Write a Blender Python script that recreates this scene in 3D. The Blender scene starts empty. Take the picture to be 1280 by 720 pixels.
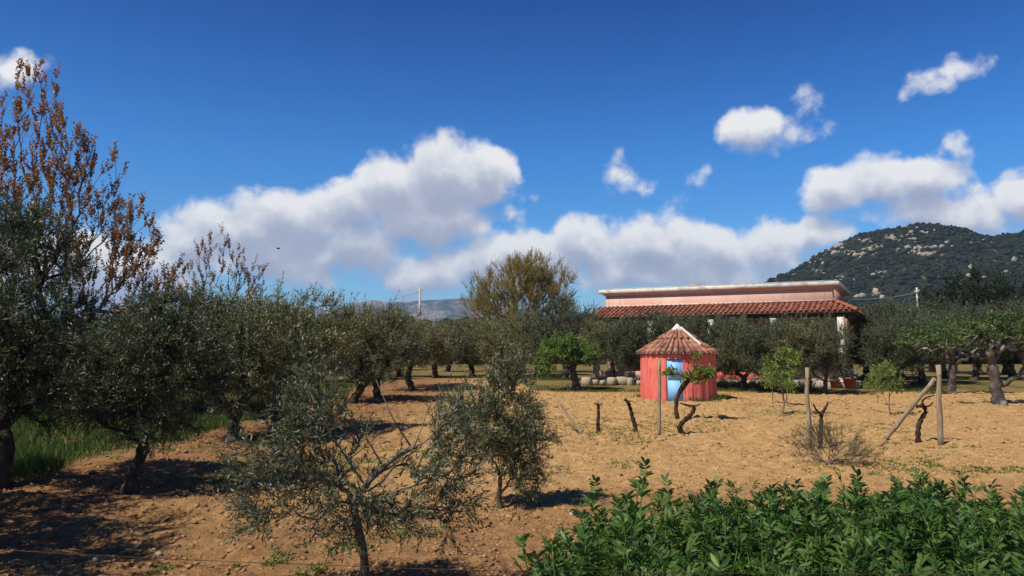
import bpy, math, random
import numpy as np
from mathutils import Vector, Matrix

rng = np.random.default_rng(11)
random.seed(11)
sc = bpy.context.scene
col = sc.collection
R = math.radians

# ------------------------------------------------------------------ camera
F = 967.0                      # focal length in photo pixels (1280 wide)
PITCH = math.atan2(80, F)
CAMZ = 2.0
cam_d = bpy.data.cameras.new('camera'); cam = bpy.data.objects.new('camera', cam_d); col.objects.link(cam)
cam_d.sensor_width = 36; cam_d.lens = F / 1280 * 36
cam_d.clip_start = 0.05; cam_d.clip_end = 60000
cam.location = (0, 0, CAMZ); cam.rotation_euler = (math.pi / 2 + PITCH, 0, 0)
sc.camera = cam

# ------------------------------------------------------------------ sun, exposure
SUN_AZ = R(-126)               # clockwise from +Y (view direction): behind left shoulder
SUN_EL = R(52)
sun_dir = Vector((math.sin(SUN_AZ) * math.cos(SUN_EL), math.cos(SUN_AZ) * math.cos(SUN_EL), math.sin(SUN_EL)))
sun_d = bpy.data.lights.new('sun', 'SUN'); sun = bpy.data.objects.new('sun', sun_d); col.objects.link(sun)
sun_d.energy = 5.0; sun_d.angle = R(0.53); sun_d.color = (1.0, 0.92, 0.79)
sun.rotation_euler = sun_dir.to_track_quat('Z', 'Y').to_euler()
sun.location = (-30, -30, 60)
sc.view_settings.view_transform = 'Standard'; sc.view_settings.look = 'None'
sc.view_settings.exposure = 0.22; sc.view_settings.gamma = 1.0; sc.view_settings.use_curve_mapping = False
sc.render.engine = 'CYCLES'
sc.cycles.use_denoising = True
sc.cycles.max_bounces = 6; sc.cycles.diffuse_bounces = 3; sc.cycles.transmission_bounces = 3
sc.cycles.volume_bounces = 0; sc.cycles.sample_clamp_indirect = 6

def ray(px, py):
    a = (px - 640) / F; b = (360 - py) / F
    return np.array([a, math.cos(PITCH) - b * math.sin(PITCH), math.sin(PITCH) + b * math.cos(PITCH)])
def P(px, py, d):              # the point at depth Y = d seen there in the photograph
    r = ray(px, py); return np.array([0, 0, CAMZ]) + r * (d / r[1])
def G(px, py):                 # the point on flat ground
    r = ray(px, py); return np.array([0, 0, CAMZ]) - r * (CAMZ / r[2])

# ------------------------------------------------------------------ sky with clouds
w = bpy.data.worlds.new('World'); sc.world = w; w.use_nodes = True
w.cycles.sampling_method = 'MANUAL'; w.cycles.sample_map_resolution = 256
nt = w.node_tree; nt.nodes.clear()
class NG:
    def __init__(s, nt): s.nt = nt; s.N = nt.nodes; s.L = nt.links
    def put(s, sock, v):
        if isinstance(v, bpy.types.NodeSocket): s.L.new(v, sock)
        elif v is not None: sock.default_value = v
    def math(s, op, a, b=None, c=None, clamp=False):
        n = s.N.new('ShaderNodeMath'); n.operation = op; n.use_clamp = clamp
        for i, v in enumerate((a, b, c)): s.put(n.inputs[i], v)
        return n.outputs[0]
    def vec(s, op, a, b=None, c=None):
        n = s.N.new('ShaderNodeVectorMath'); n.operation = op
        for i, v in enumerate((a, b, c)): s.put(n.inputs[i], v)
        return n.outputs['Value'] if op in ('LENGTH', 'DOT_PRODUCT') else n.outputs[0]
    def noise(s, v, scale, detail=2, rough=.5, dist=0.):
        n = s.N.new('ShaderNodeTexNoise'); s.put(n.inputs['Vector'], v)
        n.inputs['Scale'].default_value = scale; n.inputs['Detail'].default_value = detail
        n.inputs['Roughness'].default_value = rough; n.inputs['Distortion'].default_value = dist
        return n.outputs['Fac'], n.outputs['Color']
    def map(s, v, a, b, c=0., d=1., smooth=True):
        n = s.N.new('ShaderNodeMapRange'); n.interpolation_type = 'SMOOTHSTEP' if smooth else 'LINEAR'
        s.put(n.inputs[0], v)
        for i, q in enumerate((a, b, c, d)): n.inputs[1 + i].default_value = q
        return n.outputs[0]
    def mix(s, f, a, b, mode='MIX'):
        n = s.N.new('ShaderNodeMix'); n.data_type = 'RGBA'; n.blend_type = mode
        s.put(n.inputs[0], f)
        for i, v in ((6, a), (7, b)):
            s.put(n.inputs[i], v if isinstance(v, bpy.types.NodeSocket) else (*v, 1))
        return n.outputs[2]
    def ramp(s, f, stops):
        n = s.N.new('ShaderNodeValToRGB'); s.put(n.inputs[0], f); e = n.color_ramp.elements
        while len(e) < len(stops): e.new(.5)
        for k, (p, c) in zip(e, stops): k.position = p; k.color = (*c, 1)
        return n.outputs[0]
g = NG(nt)
sky = nt.nodes.new('ShaderNodeTexSky'); sky.sky_type = 'NISHITA'; sky.sun_disc = False
sky.sun_elevation = SUN_EL; sky.sun_rotation = SUN_AZ
sky.altitude = 50; sky.air_density = 1.0; sky.dust_density = 0.25; sky.ozone_density = 3.0
SKY_STRENGTH = 0.15
tc = nt.nodes.new('ShaderNodeTexCoord'); D = tc.outputs['Generated']
sep = nt.nodes.new('ShaderNodeSeparateXYZ'); nt.links.new(D, sep.inputs[0])
az = g.math('ARCTAN2', sep.outputs[0], sep.outputs[1])
el = g.math('ARCSINE', g.math('MULTIPLY', sep.outputs[2], .9999))
comb = nt.nodes.new('ShaderNodeCombineXYZ'); nt.links.new(az, comb.inputs[0]); nt.links.new(el, comb.inputs[1])
AE = comb.outputs[0]
# cumulus banks: centre and half sizes, weakness
CL = [(555,222,58,46,0), (606,222,40,42,.1), (500,242,66,40,0), (535,275,100,46,0), (440,258,66,40,0), (380,285,80,42,0),
      (305,292,84,40,0), (250,300,50,38,.05), (430,312,110,36,.0), (320,322,100,38,.05), (375,338,60,24,.15), (190,340,70,48,.1), (110,345,115,52,.1), (665,245,26,34,1.2),
      (545,340,80,28,.05), (610,330,76,36,.0), (680,332,90,38,.0), (735,312,50,38,.0), (815,305,60,38,.0), (790,336,120,32,.0),
      (890,310,70,38,.0), (960,312,64,34,.0), (1020,296,44,24,.1), (890,338,100,28,.05), (660,350,130,20,.2), (960,335,50,20,.3),
      (945,163,48,25,.15), (985,172,38,24,.8), (1008,118,44,38,1.08), (1022,150,42,34,1.12), (1190,98,52,24,.72), (1225,90,42,24,.9), (1155,108,40,20,.95),
      (1045,240,42,28,.1), (1095,226,58,34,.05), (1150,216,48,30,.15), (1200,178,30,28,.98),
      (1150,264,70,32,.05), (1225,268,60,30,.05), (1290,252,50,34,.05), (1390,255,60,30,.1),
      (770,216,28,32,.88), (808,229,28,22,1.05), (870,232,52,42,1.16), (18,80,48,31,.72), (-40,92,40,24,.7), (1085,270,30,14,.7)]
def field(shift):
    v = g.vec('ADD', AE, (0, shift, 0)) if shift else AE
    # wobble the coordinates so that outlines billow
    wob = g.noise(g.vec('ADD', D, (0, 0, shift)) if shift else D, 9, 4, .6)[1]
    v = g.vec('MULTIPLY_ADD', g.vec('SUBTRACT', wob, (.5, .5, .5)), (.06, .05, 0), v)
    best = None
    for (cx, cy, rx, ry, z) in CL:
        r = ray(cx, cy); r = r / np.linalg.norm(r)
        a = math.atan2(r[0], r[1]); e = math.asin(r[2])
        sx = F / rx / math.cos(a) ** -2 / 1.0
        sx = 1 / (rx / F * math.cos(a) ** 2); sy = 1 / (ry / F * math.cos(a))
        n = g.vec('MULTIPLY_ADD', v, (sx, sy, 0), (-a * sx, -e * sy, z))
        n = g.vec('LENGTH', n)
        best = n if best is None else g.math('SMOOTH_MIN', best, n, .35)
    # outside the frame the same broken cumulus goes on all round the horizon
    s2 = g.vec('MULTIPLY', v, (1, 1.8, 1))
    comn = g.noise(s2, 2.3, 2, .5)[0]
    side = g.map(g.math('ABSOLUTE', az), .66, .95)
    band = g.math('SUBTRACT', 1.0, g.map(el, .30, .75))
    rest = g.math('SUBTRACT', 1.9, g.math('MULTIPLY', g.map(comn, .45, .75), 1.7))
    rest = g.math('ADD', rest, g.math('SUBTRACT', 2.2, g.math('MULTIPLY', g.math('MULTIPLY', side, band), 2.2)))
    best = g.math('MINIMUM', best, rest)
    p = g.vec('ADD', D, (0, 0, shift)) if shift else D
    p = g.vec('MULTIPLY_ADD', g.vec('SUBTRACT', wob, (.5, .5, .5)), (.03, .03, .03), p)
    f1 = g.noise(p, 12, 9, .66)[0]
    vo = nt.nodes.new('ShaderNodeTexVoronoi'); vo.feature = 'F1'; vo.inputs['Scale'].default_value = 24; vo.inputs['Detail'].default_value = 1; vo.inputs['Roughness'].default_value = .45
    nt.links.new(p, vo.inputs['Vector'])
    puff = g.math('SUBTRACT', .42, vo.outputs['Distance'])
    f = g.math('ADD', g.math('MULTIPLY', g.math('SUBTRACT', f1, .5), 1.55), g.math('MULTIPLY', puff, .42))
    return g.math('ADD', g.math('SUBTRACT', 1.30, best), f)
d0 = field(0.0); d1 = field(.024)
thick = g.map(d1, -.15, 1.0)
wide = g.math('ADD', .46, g.math('MULTIPLY', g.map(d1, .1, .7), .30))
alpha = g.map(g.math('DIVIDE', g.math('ADD', d0, .06), wide), 0., 1.)
wis = g.noise(D, 16, 7, .62)[0]
relief = g.math('MULTIPLY', g.math('SUBTRACT', d0, d1), .22)       # faces turned to the light
lum = g.math('ADD', g.math('SUBTRACT', .90, g.math('MULTIPLY', thick, .62)), g.math('ADD', relief, g.math('MULTIPLY', g.math('SUBTRACT', wis, .5), .62)), clamp=True)
ccol = g.ramp(lum, [(0.0, (.34, .38, .50)), (.35, (.46, .49, .60)), (.65, (.65, .67, .74)), (1.0, (.94, .93, .92))])
hs = nt.nodes.new('ShaderNodeHueSaturation'); hs.inputs['Saturation'].default_value = 1.22; hs.inputs['Value'].default_value = 1.0
nt.links.new(sky.outputs[0], hs.inputs['Color'])
# a deep spring blue: clear dry air aloft
deep = g.ramp(el, [(0, (.46, .66, .88)), (.06, (.45, .70, .90)), (.245, (.25, .60, .90)), (.45, (.060, .27, .60)), (.9, (.035, .17, .42))])
skyc = g.mix(1.0, hs.outputs[0], deep, 'MULTIPLY')
skys = g.vec('SCALE', skyc); skys.node.inputs['Scale'].default_value = SKY_STRENGTH
final = g.mix(g.math('MULTIPLY', alpha, .97), skys, ccol)
bg = nt.nodes.new('ShaderNodeBackground'); bg.inputs['Strength'].default_value = 0.85
out = nt.nodes.new('ShaderNodeOutputWorld')
nt.links.new(final, bg.inputs[0]); nt.links.new(bg.outputs[0], out.inputs[0])

# ------------------------------------------------------------------ mesh helpers
def mesh_np(name, V, quads=None, tris=None, mat=None, rnd=None, smooth=False):
    V = np.asarray(V, np.float32)
    me = bpy.data.meshes.new(name)
    q = np.zeros((0, 4), np.int32) if quads is None or len(quads) == 0 else np.asarray(quads, np.int32)
    t = np.zeros((0, 3), np.int32) if tris is None or len(tris) == 0 else np.asarray(tris, np.int32)
    me.vertices.add(len(V)); me.vertices.foreach_set('co', V.ravel())
    me.loops.add(len(q) * 4 + len(t) * 3)
    me.loops.foreach_set('vertex_index', np.concatenate([q.ravel(), t.ravel()]).astype(np.int32))
    me.polygons.add(len(q) + len(t))
    st = np.concatenate([np.arange(len(q)) * 4, len(q) * 4 + np.arange(len(t)) * 3]).astype(np.int32)
    me.polygons.foreach_set('loop_start', st)
    if smooth: me.polygons.foreach_set('use_smooth', np.ones(len(q) + len(t), bool))
    if rnd is not None:
        a = me.attributes.new('rnd', 'FLOAT', 'POINT'); a.data.foreach_set('value', np.asarray(rnd, np.float32))
    me.update(calc_edges=True)
    if mat: me.materials.append(mat)
    return me

class MB:
    def __init__(s): s.V = []; s.Q = []; s.T = []; s.R = []; s.n = 0
    def add(s, V, Q=None, T=None, r=None):
        V = np.asarray(V, float).reshape(-1, 3)
        if Q is not None and len(Q): s.Q.append(np.asarray(Q, int).reshape(-1, 4) + s.n)
        if T is not None and len(T): s.T.append(np.asarray(T, int).reshape(-1, 3) + s.n)
        s.V.append(V); s.R.append(np.full(len(V), random.random()) if r is None else np.broadcast_to(np.asarray(r, float), (len(V),)).copy())
        s.n += len(V); return s
    def mesh(s, name, mat, smooth=False):
        return mesh_np(name, np.concatenate(s.V), np.concatenate(s.Q) if s.Q else None, np.concatenate(s.T) if s.T else None, mat, np.concatenate(s.R), smooth)
    def obj(s, name, mat, parent=None, smooth=False):
        o = bpy.data.objects.new(name, s.mesh(name, mat, smooth)); col.objects.link(o); o.parent = parent; return o
    def box(s, x0, x1, y0, y1, z0, z1, bev=0.0):
        if bev <= 0:
            V = [(x, y, z) for x in (x0, x1) for y in (y0, y1) for z in (z0, z1)]
            return s.add(V, [(0, 1, 3, 2), (4, 6, 7, 5), (0, 4, 5, 1), (2, 3, 7, 6), (0, 2, 6, 4), (1, 5, 7, 3)])
        b = bev; rings = []
        for z, i in ((z0, b), (z0 + b, 0), (z1 - b, 0), (z1, b)):
            rings.append([(x0 + i + b, y0 + i, z), (x1 - i - b, y0 + i, z), (x1 - i, y0 + i + b, z), (x1 - i, y1 - i - b, z),
                          (x1 - i - b, y1 - i, z), (x0 + i + b, y1 - i, z), (x0 + i, y1 - i - b, z), (x0 + i, y0 + i + b, z)])
        V = [p for r_ in rings for p in r_]; Q = []
        for k in range(3):
            for i in range(8): Q.append((k * 8 + i, k * 8 + (i + 1) % 8, (k + 1) * 8 + (i + 1) % 8, (k + 1) * 8 + i))
        T = []
        for base, flip in ((0, 1), (24, 0)):
            for i in range(1, 7):
                t = (base, base + i, base + i + 1); T.append(t[::-1] if flip else t)
        return s.add(V, Q, T)
    def tube(s, pts, rad, n=8, cap=True, rough=0.0, r=None):
        pts = np.asarray(pts, float); m = len(pts)
        rad = np.broadcast_to(np.asarray(rad, float), (m,))
        tan = np.gradient(pts, axis=0); tan /= np.linalg.norm(tan, axis=1)[:, None] + 1e-9
        ref = np.array([0, 0, 1.]) if abs(tan[:, 2]).mean() < .8 else np.array([1., 0, 0])
        V = []
        for i in range(m):
            a = np.cross(tan[i], ref); a /= np.linalg.norm(a) + 1e-9; b = np.cross(tan[i], a)
            th = np.arange(n) * 2 * math.pi / n
            rr = rad[i] * (1 + rough * (rng.random(n) - .5) * 2)
            V.append(pts[i] + rr[:, None] * (np.cos(th)[:, None] * a + np.sin(th)[:, None] * b))
        V = np.concatenate(V); Q = []
        for k in range(m - 1):
            for i in range(n): Q.append((k * n + i, k * n + (i + 1) % n, (k + 1) * n + (i + 1) % n, (k + 1) * n + i))
        T = []
        if cap:
            for i in range(1, n - 1):
                T.append((0, i + 1, i)); T.append(((m - 1) * n, (m - 1) * n + i, (m - 1) * n + i + 1))
        return s.add(V, Q, T, r)
    def lathe(s, prof, n=24, c=(0, 0, 0)):
        th = np.arange(n) * 2 * math.pi / n; V = []
        for (r_, z) in prof: V += [(c[0] + r_ * math.cos(t), c[1] + r_ * math.sin(t), c[2] + z) for t in th]
        Q = [(k * n + i, k * n + (i + 1) % n, (k + 1) * n + (i + 1) % n, (k + 1) * n + i) for k in range(len(prof) - 1) for i in range(n)]
        return s.add(V, Q)
    def edges(s, A, B, ra, rb, n=5):
        A = np.asarray(A, float); B = np.asarray(B, float); m = len(A)
        if m == 0: return s
        ra = np.broadcast_to(ra, (m,)); rb = np.broadcast_to(rb, (m,))
        d = B - A; d /= np.linalg.norm(d, axis=1)[:, None] + 1e-9
        ref = np.where(np.abs(d[:, 2:3]) < .9, np.array([[0, 0, 1.]]), np.array([[1., 0, 0]]))
        a = np.cross(d, ref); a /= np.linalg.norm(a, axis=1)[:, None] + 1e-9; b = np.cross(d, a)
        th = np.arange(n) * 2 * math.pi / n
        ring = np.cos(th)[None, :, None] * a[:, None] + np.sin(th)[None, :, None] * b[:, None]
        V = np.concatenate([A[:, None] + ring * ra[:, None, None], B[:, None] + ring * rb[:, None, None]], 1).reshape(-1, 3)
        i = np.arange(n); j = (i + 1) % n
        q = np.stack([i, j, n + j, n + i], 1)
        Q = (np.arange(m) * 2 * n)[:, None, None] + q[None]
        return s.add(V, Q.reshape(-1, 4), None, np.repeat(rng.random(m), 2 * n))
    def leaves(s, pos, d, nrm, L, W, rnd=None, fold=.25, fine=False, droop=0.):
        m = len(pos)
        if m == 0: return s
        L = np.broadcast_to(L, (m,))[:, None]; W = np.broadcast_to(W, (m,))[:, None]
        d = d / (np.linalg.norm(d, axis=1)[:, None] + 1e-9)
        nrm = nrm - (nrm * d).sum(1)[:, None] * d; nrm /= np.linalg.norm(nrm, axis=1)[:, None] + 1e-9
        sd = np.cross(d, nrm); rnd = rng.random(m) if rnd is None else rnd
        if fine:
            dr = nrm * L * droop
            pts = [pos, pos + d * L * .28 + sd * W * .42 + nrm * W * fold, pos + d * L * .66 + sd * W * .44 + nrm * W * fold - dr * .5, pos + d * L - dr * 1.3,
                   pos + d * L * .66 - sd * W * .44 + nrm * W * fold - dr * .5, pos + d * L * .28 - sd * W * .42 + nrm * W * fold, pos + d * L * .5 - dr * .3]
            T = np.array([(0, 1, 6), (1, 2, 6), (2, 3, 6), (3, 4, 6), (4, 5, 6), (5, 0, 6)]); k = 7
        else:
            pts = [pos, pos + d * L * .45 + sd * W * .5 + nrm * W * fold, pos + d * L, pos + d * L * .45 - sd * W * .5 + nrm * W * fold]
            T = np.array([(0, 1, 2), (0, 2, 3)]); k = 4
        V = np.stack(pts, 1).reshape(-1, 3)
        T = (np.arange(m) * k)[:, None, None] + T[None]
        return s.add(V, None, T.reshape(-1, 3), np.repeat(rnd, k))

def vnoise(x, y, seed=0):
    x = np.asarray(x, float); y = np.asarray(y, float)
    xi = np.floor(x).astype(np.int64); yi = np.floor(y).astype(np.int64); fx = x - xi; fy = y - yi
    fx = fx * fx * (3 - 2 * fx); fy = fy * fy * (3 - 2 * fy)
    def h(a, b):
        v = (a * 374761393 + b * 668265263 + seed * 974711) & 0xffffffff
        v = ((v ^ (v >> 13)) * 1274126177) & 0xffffffff
        return ((v ^ (v >> 16)) & 0xffff) / 65535.
    return (h(xi, yi) * (1 - fx) + h(xi + 1, yi) * fx) * (1 - fy) + (h(xi, yi + 1) * (1 - fx) + h(xi + 1, yi + 1) * fx) * fy
def fbm(x, y, o=4, seed=0):
    s_ = 0; a = .5; f = 1.
    for k in range(o): s_ = s_ + a * (vnoise(np.asarray(x) * f, np.asarray(y) * f, seed + k) - .5); a *= .5; f *= 2.03
    return s_
def sstep(a, b, x):
    t = np.clip((np.asarray(x, float) - a) / (b - a), 0, 1); return t * t * (3 - 2 * t)

def empty(name, loc=(0, 0, 0), rz=0.):
    o = bpy.data.objects.new(name, None); col.objects.link(o); o.location = loc; o.rotation_euler = (0, 0, rz); o.empty_display_size = .2; return o
def tag(o, label=None, cat=None, group=None, kind=None):
    if label: o['label'] = label
    if cat: o['category'] = cat
    if group: o['group'] = group
    if kind: o['kind'] = kind
    return o
def copy_tree(o, parent=None):
    c = o.copy(); col.objects.link(c); c.parent = parent
    for ch in o.children: copy_tree(ch, c)
    return c

# ------------------------------------------------------------------ materials
def newmat(name):
    m = bpy.data.materials.new(name); m.use_nodes = True; m.node_tree.nodes.clear()
    g = NG(m.node_tree); o = g.N.new('ShaderNodeOutputMaterial'); return m, g, o
def principled(g, o, colour, rough=.8, spec=.3, bump=None, bstr=.3, bdist=.02):
    p = g.N.new('ShaderNodeBsdfPrincipled')
    g.put(p.inputs['Base Color'], colour if isinstance(colour, bpy.types.NodeSocket) else (*colour, 1))
    g.put(p.inputs['Roughness'], rough); g.put(p.inputs['Specular IOR Level'], spec)
    if bump is not None:
        b = g.N.new('ShaderNodeBump'); b.inputs['Strength'].default_value = bstr; b.inputs['Distance'].default_value = bdist
        g.L.new(bump, b.inputs['Height']); g.L.new(b.outputs[0], p.inputs['Normal'])
    g.L.new(p.outputs[0], o.inputs[0]); return p
def attr(g, name='rnd'):
    a = g.N.new('ShaderNodeAttribute'); a.attribute_name = name; return a.outputs['Fac']
def geo(g, out='Position'): return g.N.new('ShaderNodeNewGeometry').outputs[out]
def objco(g): return g.N.new('ShaderNodeTexCoord').outputs['Object']
def objrnd(g): return g.N.new('ShaderNodeObjectInfo').outputs['Random']

def leaf_mat(name, cols, under, rough=.5, spec=.35, trans=.22, tint=None):
    m, g, o = newmat(name)
    c = g.ramp(attr(g), cols)
    big = g.noise(geo(g), 1.3, 2)[0]
    c = g.mix(g.map(big, .3, .7, 0, .35), c, cols[-1][1])
    back = geo(g, 'Backfacing')
    c2 = g.mix(back, c, under)
    p = g.N.new('ShaderNodeBsdfPrincipled'); g.L.new(c2, p.inputs['Base Color'])
    p.inputs['Roughness'].default_value = rough; p.inputs['Specular IOR Level'].default_value = spec
    t = g.N.new('ShaderNodeBsdfTranslucent')
    tcol = g.mix(1.0, c, tint or (1.3, 1.5, .6), 'MULTIPLY'); g.L.new(tcol, t.inputs[0])
    mx = g.N.new('ShaderNodeMixShader'); mx.inputs[0].default_value = trans
    g.L.new(p.outputs[0], mx.inputs[1]); g.L.new(t.outputs[0], mx.inputs[2]); g.L.new(mx.outputs[0], o.inputs[0])
    return m
def noisy_mat(name, a, b, scale=6, rough=.85, spec=.2, bump=.4, bdist=.01, detail=5, c=None, cscale=1.2, stretch=(1, 1, 1), world=False):
    m, g, o = newmat(name)
    v = g.vec('MULTIPLY', geo(g) if world else objco(g), stretch)
    f = g.noise(v, scale, detail, .6)[0]
    k = g.mix(g.map(f, .3, .7), a, b)
    if c: k = g.mix(g.map(g.noise(v, cscale, 3)[0], .52, .68), k, c)
    principled(g, o, k, rough, spec, f, bump, bdist)
    return m

M = {}
M['olive'] = leaf_mat('olive_leaf', [(0, (0.048, 0.064, 0.021)), (.5, (0.090, 0.108, 0.037)), (.85, (0.147, 0.161, 0.057)), (1, (0.230, 0.201, 0.063))], (.185, .20, .125), .42, .5, .16)
M['olive_light'] = leaf_mat('olive_leaf_light', [(0, (0.076, 0.085, 0.025)), (.5, (0.132, 0.138, 0.044)), (.85, (0.201, 0.190, 0.063)), (1, (0.276, 0.224, 0.069))], (.24, .235, .13), .42, .5, .18)
M['olive_dark'] = leaf_mat('olive_leaf_dark', [(0, (0.030, 0.044, 0.016)), (.6, (0.057, 0.074, 0.026)), (1, (0.103, 0.117, 0.041))], (.125, .145, .095), .45, .4, .14)
M['citrus'] = leaf_mat('citrus_leaf', [(0, (.05, .10, .018)), (.6, (.10, .19, .03)), (1, (.22, .30, .05))], (.14, .22, .06), .4, .45, .3)
M['fig'] = leaf_mat('fig_leaf', [(0, (.030, .060, .014)), (.6, (.060, .110, .022)), (1, (.13, .18, .04))], (.09, .14, .05), .55, .3, .25)
M['sap'] = leaf_mat('sapling_leaf', [(0, (.07, .13, .02)), (.6, (.13, .21, .03)), (1, (.26, .30, .05))], (.16, .22, .07), .5, .3, .3)
M['poplar'] = leaf_mat('young_poplar_leaf', [(0, (.17, .065, .022)), (.45, (.29, .125, .036)), (.8, (.30, .18, .05)), (1, (.17, .165, .05))], (.31, .16, .06), .4, .5, .35, (1.5, 1.0, .5))
M['pine'] = leaf_mat('dark_conifer_leaf', [(0, (.010, .018, .009)), (.6, (.020, .034, .014)), (1, (.045, .060, .022))], (.02, .035, .016), .6, .25, .08)
M['bare'] = leaf_mat('willow_bud', [(0, (.21, .14, .045)), (.6, (.34, .24, .065)), (1, (.38, .30, .075))], (.3, .23, .08), .6, .2, .45)
M['bean'] = leaf_mat('bean_leaf', [(0, (.022, .060, .010)), (.5, (.040, .098, .015)), (.9, (.072, .15, .024)), (1, (.15, .23, .045))], (.10, .16, .05), .5, .3, .28)
M['grass'] = leaf_mat('grass_blade', [(0, (.03, .060, .012)), (.6, (.055, .10, .018)), (1, (.15, .15, .04))], (.055, .095, .02), .55, .3, .3)
M['weed'] = leaf_mat('weed_leaf', [(0, (.06, .10, .02)), (.6, (.10, .15, .03)), (1, (.20, .20, .06))], (.10, .15, .04), .6, .2, .2)
M['dry'] = leaf_mat('dry_shrub_leaf', [(0, (.045, .062, .022)), (.6, (.080, .098, .036)), (1, (.14, .13, .06))], (.1, .1, .06), .6, .2, .15)
M['scrub'] = leaf_mat('hill_scrub', [(0, (.006, .011, .006)), (.6, (.015, .018, .010)), (1, (.036, .036, .020))], (.015, .02, .012), .8, .1, .0)
M['bark'] = noisy_mat('olive_bark', (.028, .022, .018), (.085, .070, .055), 9, .9, .15, .8, .02, 6, stretch=(1, 1, .35))
M['bark_young'] = noisy_mat('grey_branch_bark', (.10, .085, .065), (.24, .20, .15), 14, .85, .2, .4, .006, 5, stretch=(1, 1, .4))
M['bark_mid'] = noisy_mat('brown_branch_bark', (.045, .036, .028), (.15, .12, .09), 14, .85, .2, .5, .006, 5, stretch=(1, 1, .4))
M['bark_fig'] = noisy_mat('fig_bark', (.030, .026, .022), (.12, .10, .085), 4, .85, .2, .5, .02, 6, (.34, .31, .27), 1.1)
M['bark_pop'] = noisy_mat('poplar_bark', (.13, .085, .06), (.30, .22, .17), 6, .8, .2, .3, .01)
M['bark_willow'] = noisy_mat('willow_bark', (.16, .11, .055), (.32, .235, .11), 3, .85, .2, .3, .02)
M['bark_vine'] = noisy_mat('vine_bark', (.020, .012, .009), (.085, .050, .034), 22, .95, .1, 1.0, .02, 6, stretch=(1, 1, .25))
M['wood_post'] = noisy_mat('weathered_post', (.17, .13, .085), (.36, .28, .18), 10, .85, .15, .5, .006, 6, stretch=(3, 3, .3))
M['concrete'] = noisy_mat('concrete', (.32, .30, .27), (.46, .44, .40), 5, .9, .2, .2)
M['white'] = noisy_mat('white_paint', (.56, .52, .45), (.72, .68, .60), 3, .7, .3, .1, .004, 5, (.42, .40, .36), 1.8)
M['rust'] = noisy_mat('rusty_wire', (.04, .018, .012), (.10, .045, .03), 30, .8, .3, .2)
M['cable'] = noisy_mat('grey_cable', (.22, .22, .23), (.34, .34, .35), 30, .6, .4, .1)
M['stone'] = noisy_mat('pale_stone', (.28, .22, .15), (.47, .39, .28), 5, .9, .2, .6, .03, 6)
M['granite'] = noisy_mat('granite', (.20, .165, .125), (.40, .33, .25), .12, .9, .1, .6, .8, 6, world=True)
M['terracotta'] = noisy_mat('terracotta_pot', (.22, .06, .035), (.34, .10, .055), 8, .8, .3, .1)
M['blueplant'] = leaf_mat('blue_grey_succulent', [(0, (.09, .14, .14)), (1, (.20, .27, .27))], (.16, .22, .22), .5, .3, .05, (1, 1, 1))
M['dark'] = noisy_mat('dark_shutter', (.035, .022, .015), (.06, .038, .025), 10, .6, .3, .1)
M['feather'] = noisy_mat('bird_feather', (.02, .02, .022), (.04, .04, .042), 30, .7, .3, .1)

# house plaster, sun-bleached pink with rain streaks
m, g, o = newmat('pink_plaster'); v = objco(g)
n1 = g.noise(v, .8, 5, .6)[0]; n2 = g.noise(g.vec('MULTIPLY', v, (3, 3, .35)), 2.2, 4)[0]; n3 = g.noise(v, 40, 3)[0]
c = g.mix(g.map(n1, .3, .7), (.58, .34, .26), (.68, .43, .33)); c = g.mix(g.map(n2, .50, .75, 0, .5), c, (.50, .25, .20))
principled(g, o, c, .9, .15, n3, .15, .004); M['pink'] = m
# hut plaster: red wash, vertical brush and drip streaks
m, g, o = newmat('red_plaster'); v = objco(g)
n1 = g.noise(g.vec('MULTIPLY', v, (1, 1, .13)), 7, 5, .6)[0]; n2 = g.noise(v, 2.2, 5, .6)[0]; n3 = g.noise(v, 30, 4)[0]
c = g.mix(g.map(n1, .32, .66), (.58, .115, .092), (.72, .18, .14)); c = g.mix(g.map(n2, .45, .72, 0, .55), c, (.74, .24, .18))
c = g.mix(g.map(g.noise(g.vec('MULTIPLY', v, (1, 1, .1)), 15, 3)[0], .56, .68, 0, .6), c, (.30, .05, .045))
zz = g.N.new('ShaderNodeSeparateXYZ'); g.L.new(v, zz.inputs[0])
c = g.mix(g.math('MULTIPLY', g.map(zz.outputs[2], .30, .0), g.map(n2, .35, .6, .2, .8)), c, (.30, .13, .08))
principled(g, o, c, .9, .15, g.math('ADD', n3, n1), .35, .012); M['red'] = m
# blue door paint
m, g, o = newmat('blue_paint'); v = objco(g)
n1 = g.noise(g.vec('MULTIPLY', v, (1, 1, .3)), 5, 5)[0]
c = g.mix(g.map(n1, .35, .7), (.20, .46, .80), (.28, .56, .86)); principled(g, o, c, .6, .3, n1, .1, .003); M['blue'] = m
# roof tiles: each tile another shade, lichen and soot
def tile_mat(name, stops, lichen):
    m, g, o = newmat(name)
    c = g.ramp(objrnd(g), stops); v = geo(g)
    c = g.mix(g.map(g.noise(v, 7, 5, .65)[0], .50, .72, 0, .75), c, lichen)
    c = g.mix(g.map(g.noise(v, 2.1, 4, .6)[0], .55, .75, 0, .7), c, (.10, .055, .045))
    principled(g, o, c, .9, .15, g.noise(v, 60, 3)[0], .3, .004); return m
M['tile'] = tile_mat('roof_tile', [(0, (.20, .060, .038)), (.35, (.27, .085, .052)), (.7, (.36, .14, .085)), (1, (.16, .052, .04))], (.36, .22, .15))
M['tile_old'] = tile_mat('old_roof_tile', [(0, (.24, .095, .06)), (.35, (.33, .14, .09)), (.7, (.40, .20, .13)), (1, (.13, .06, .05))], (.42, .28, .20))

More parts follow.
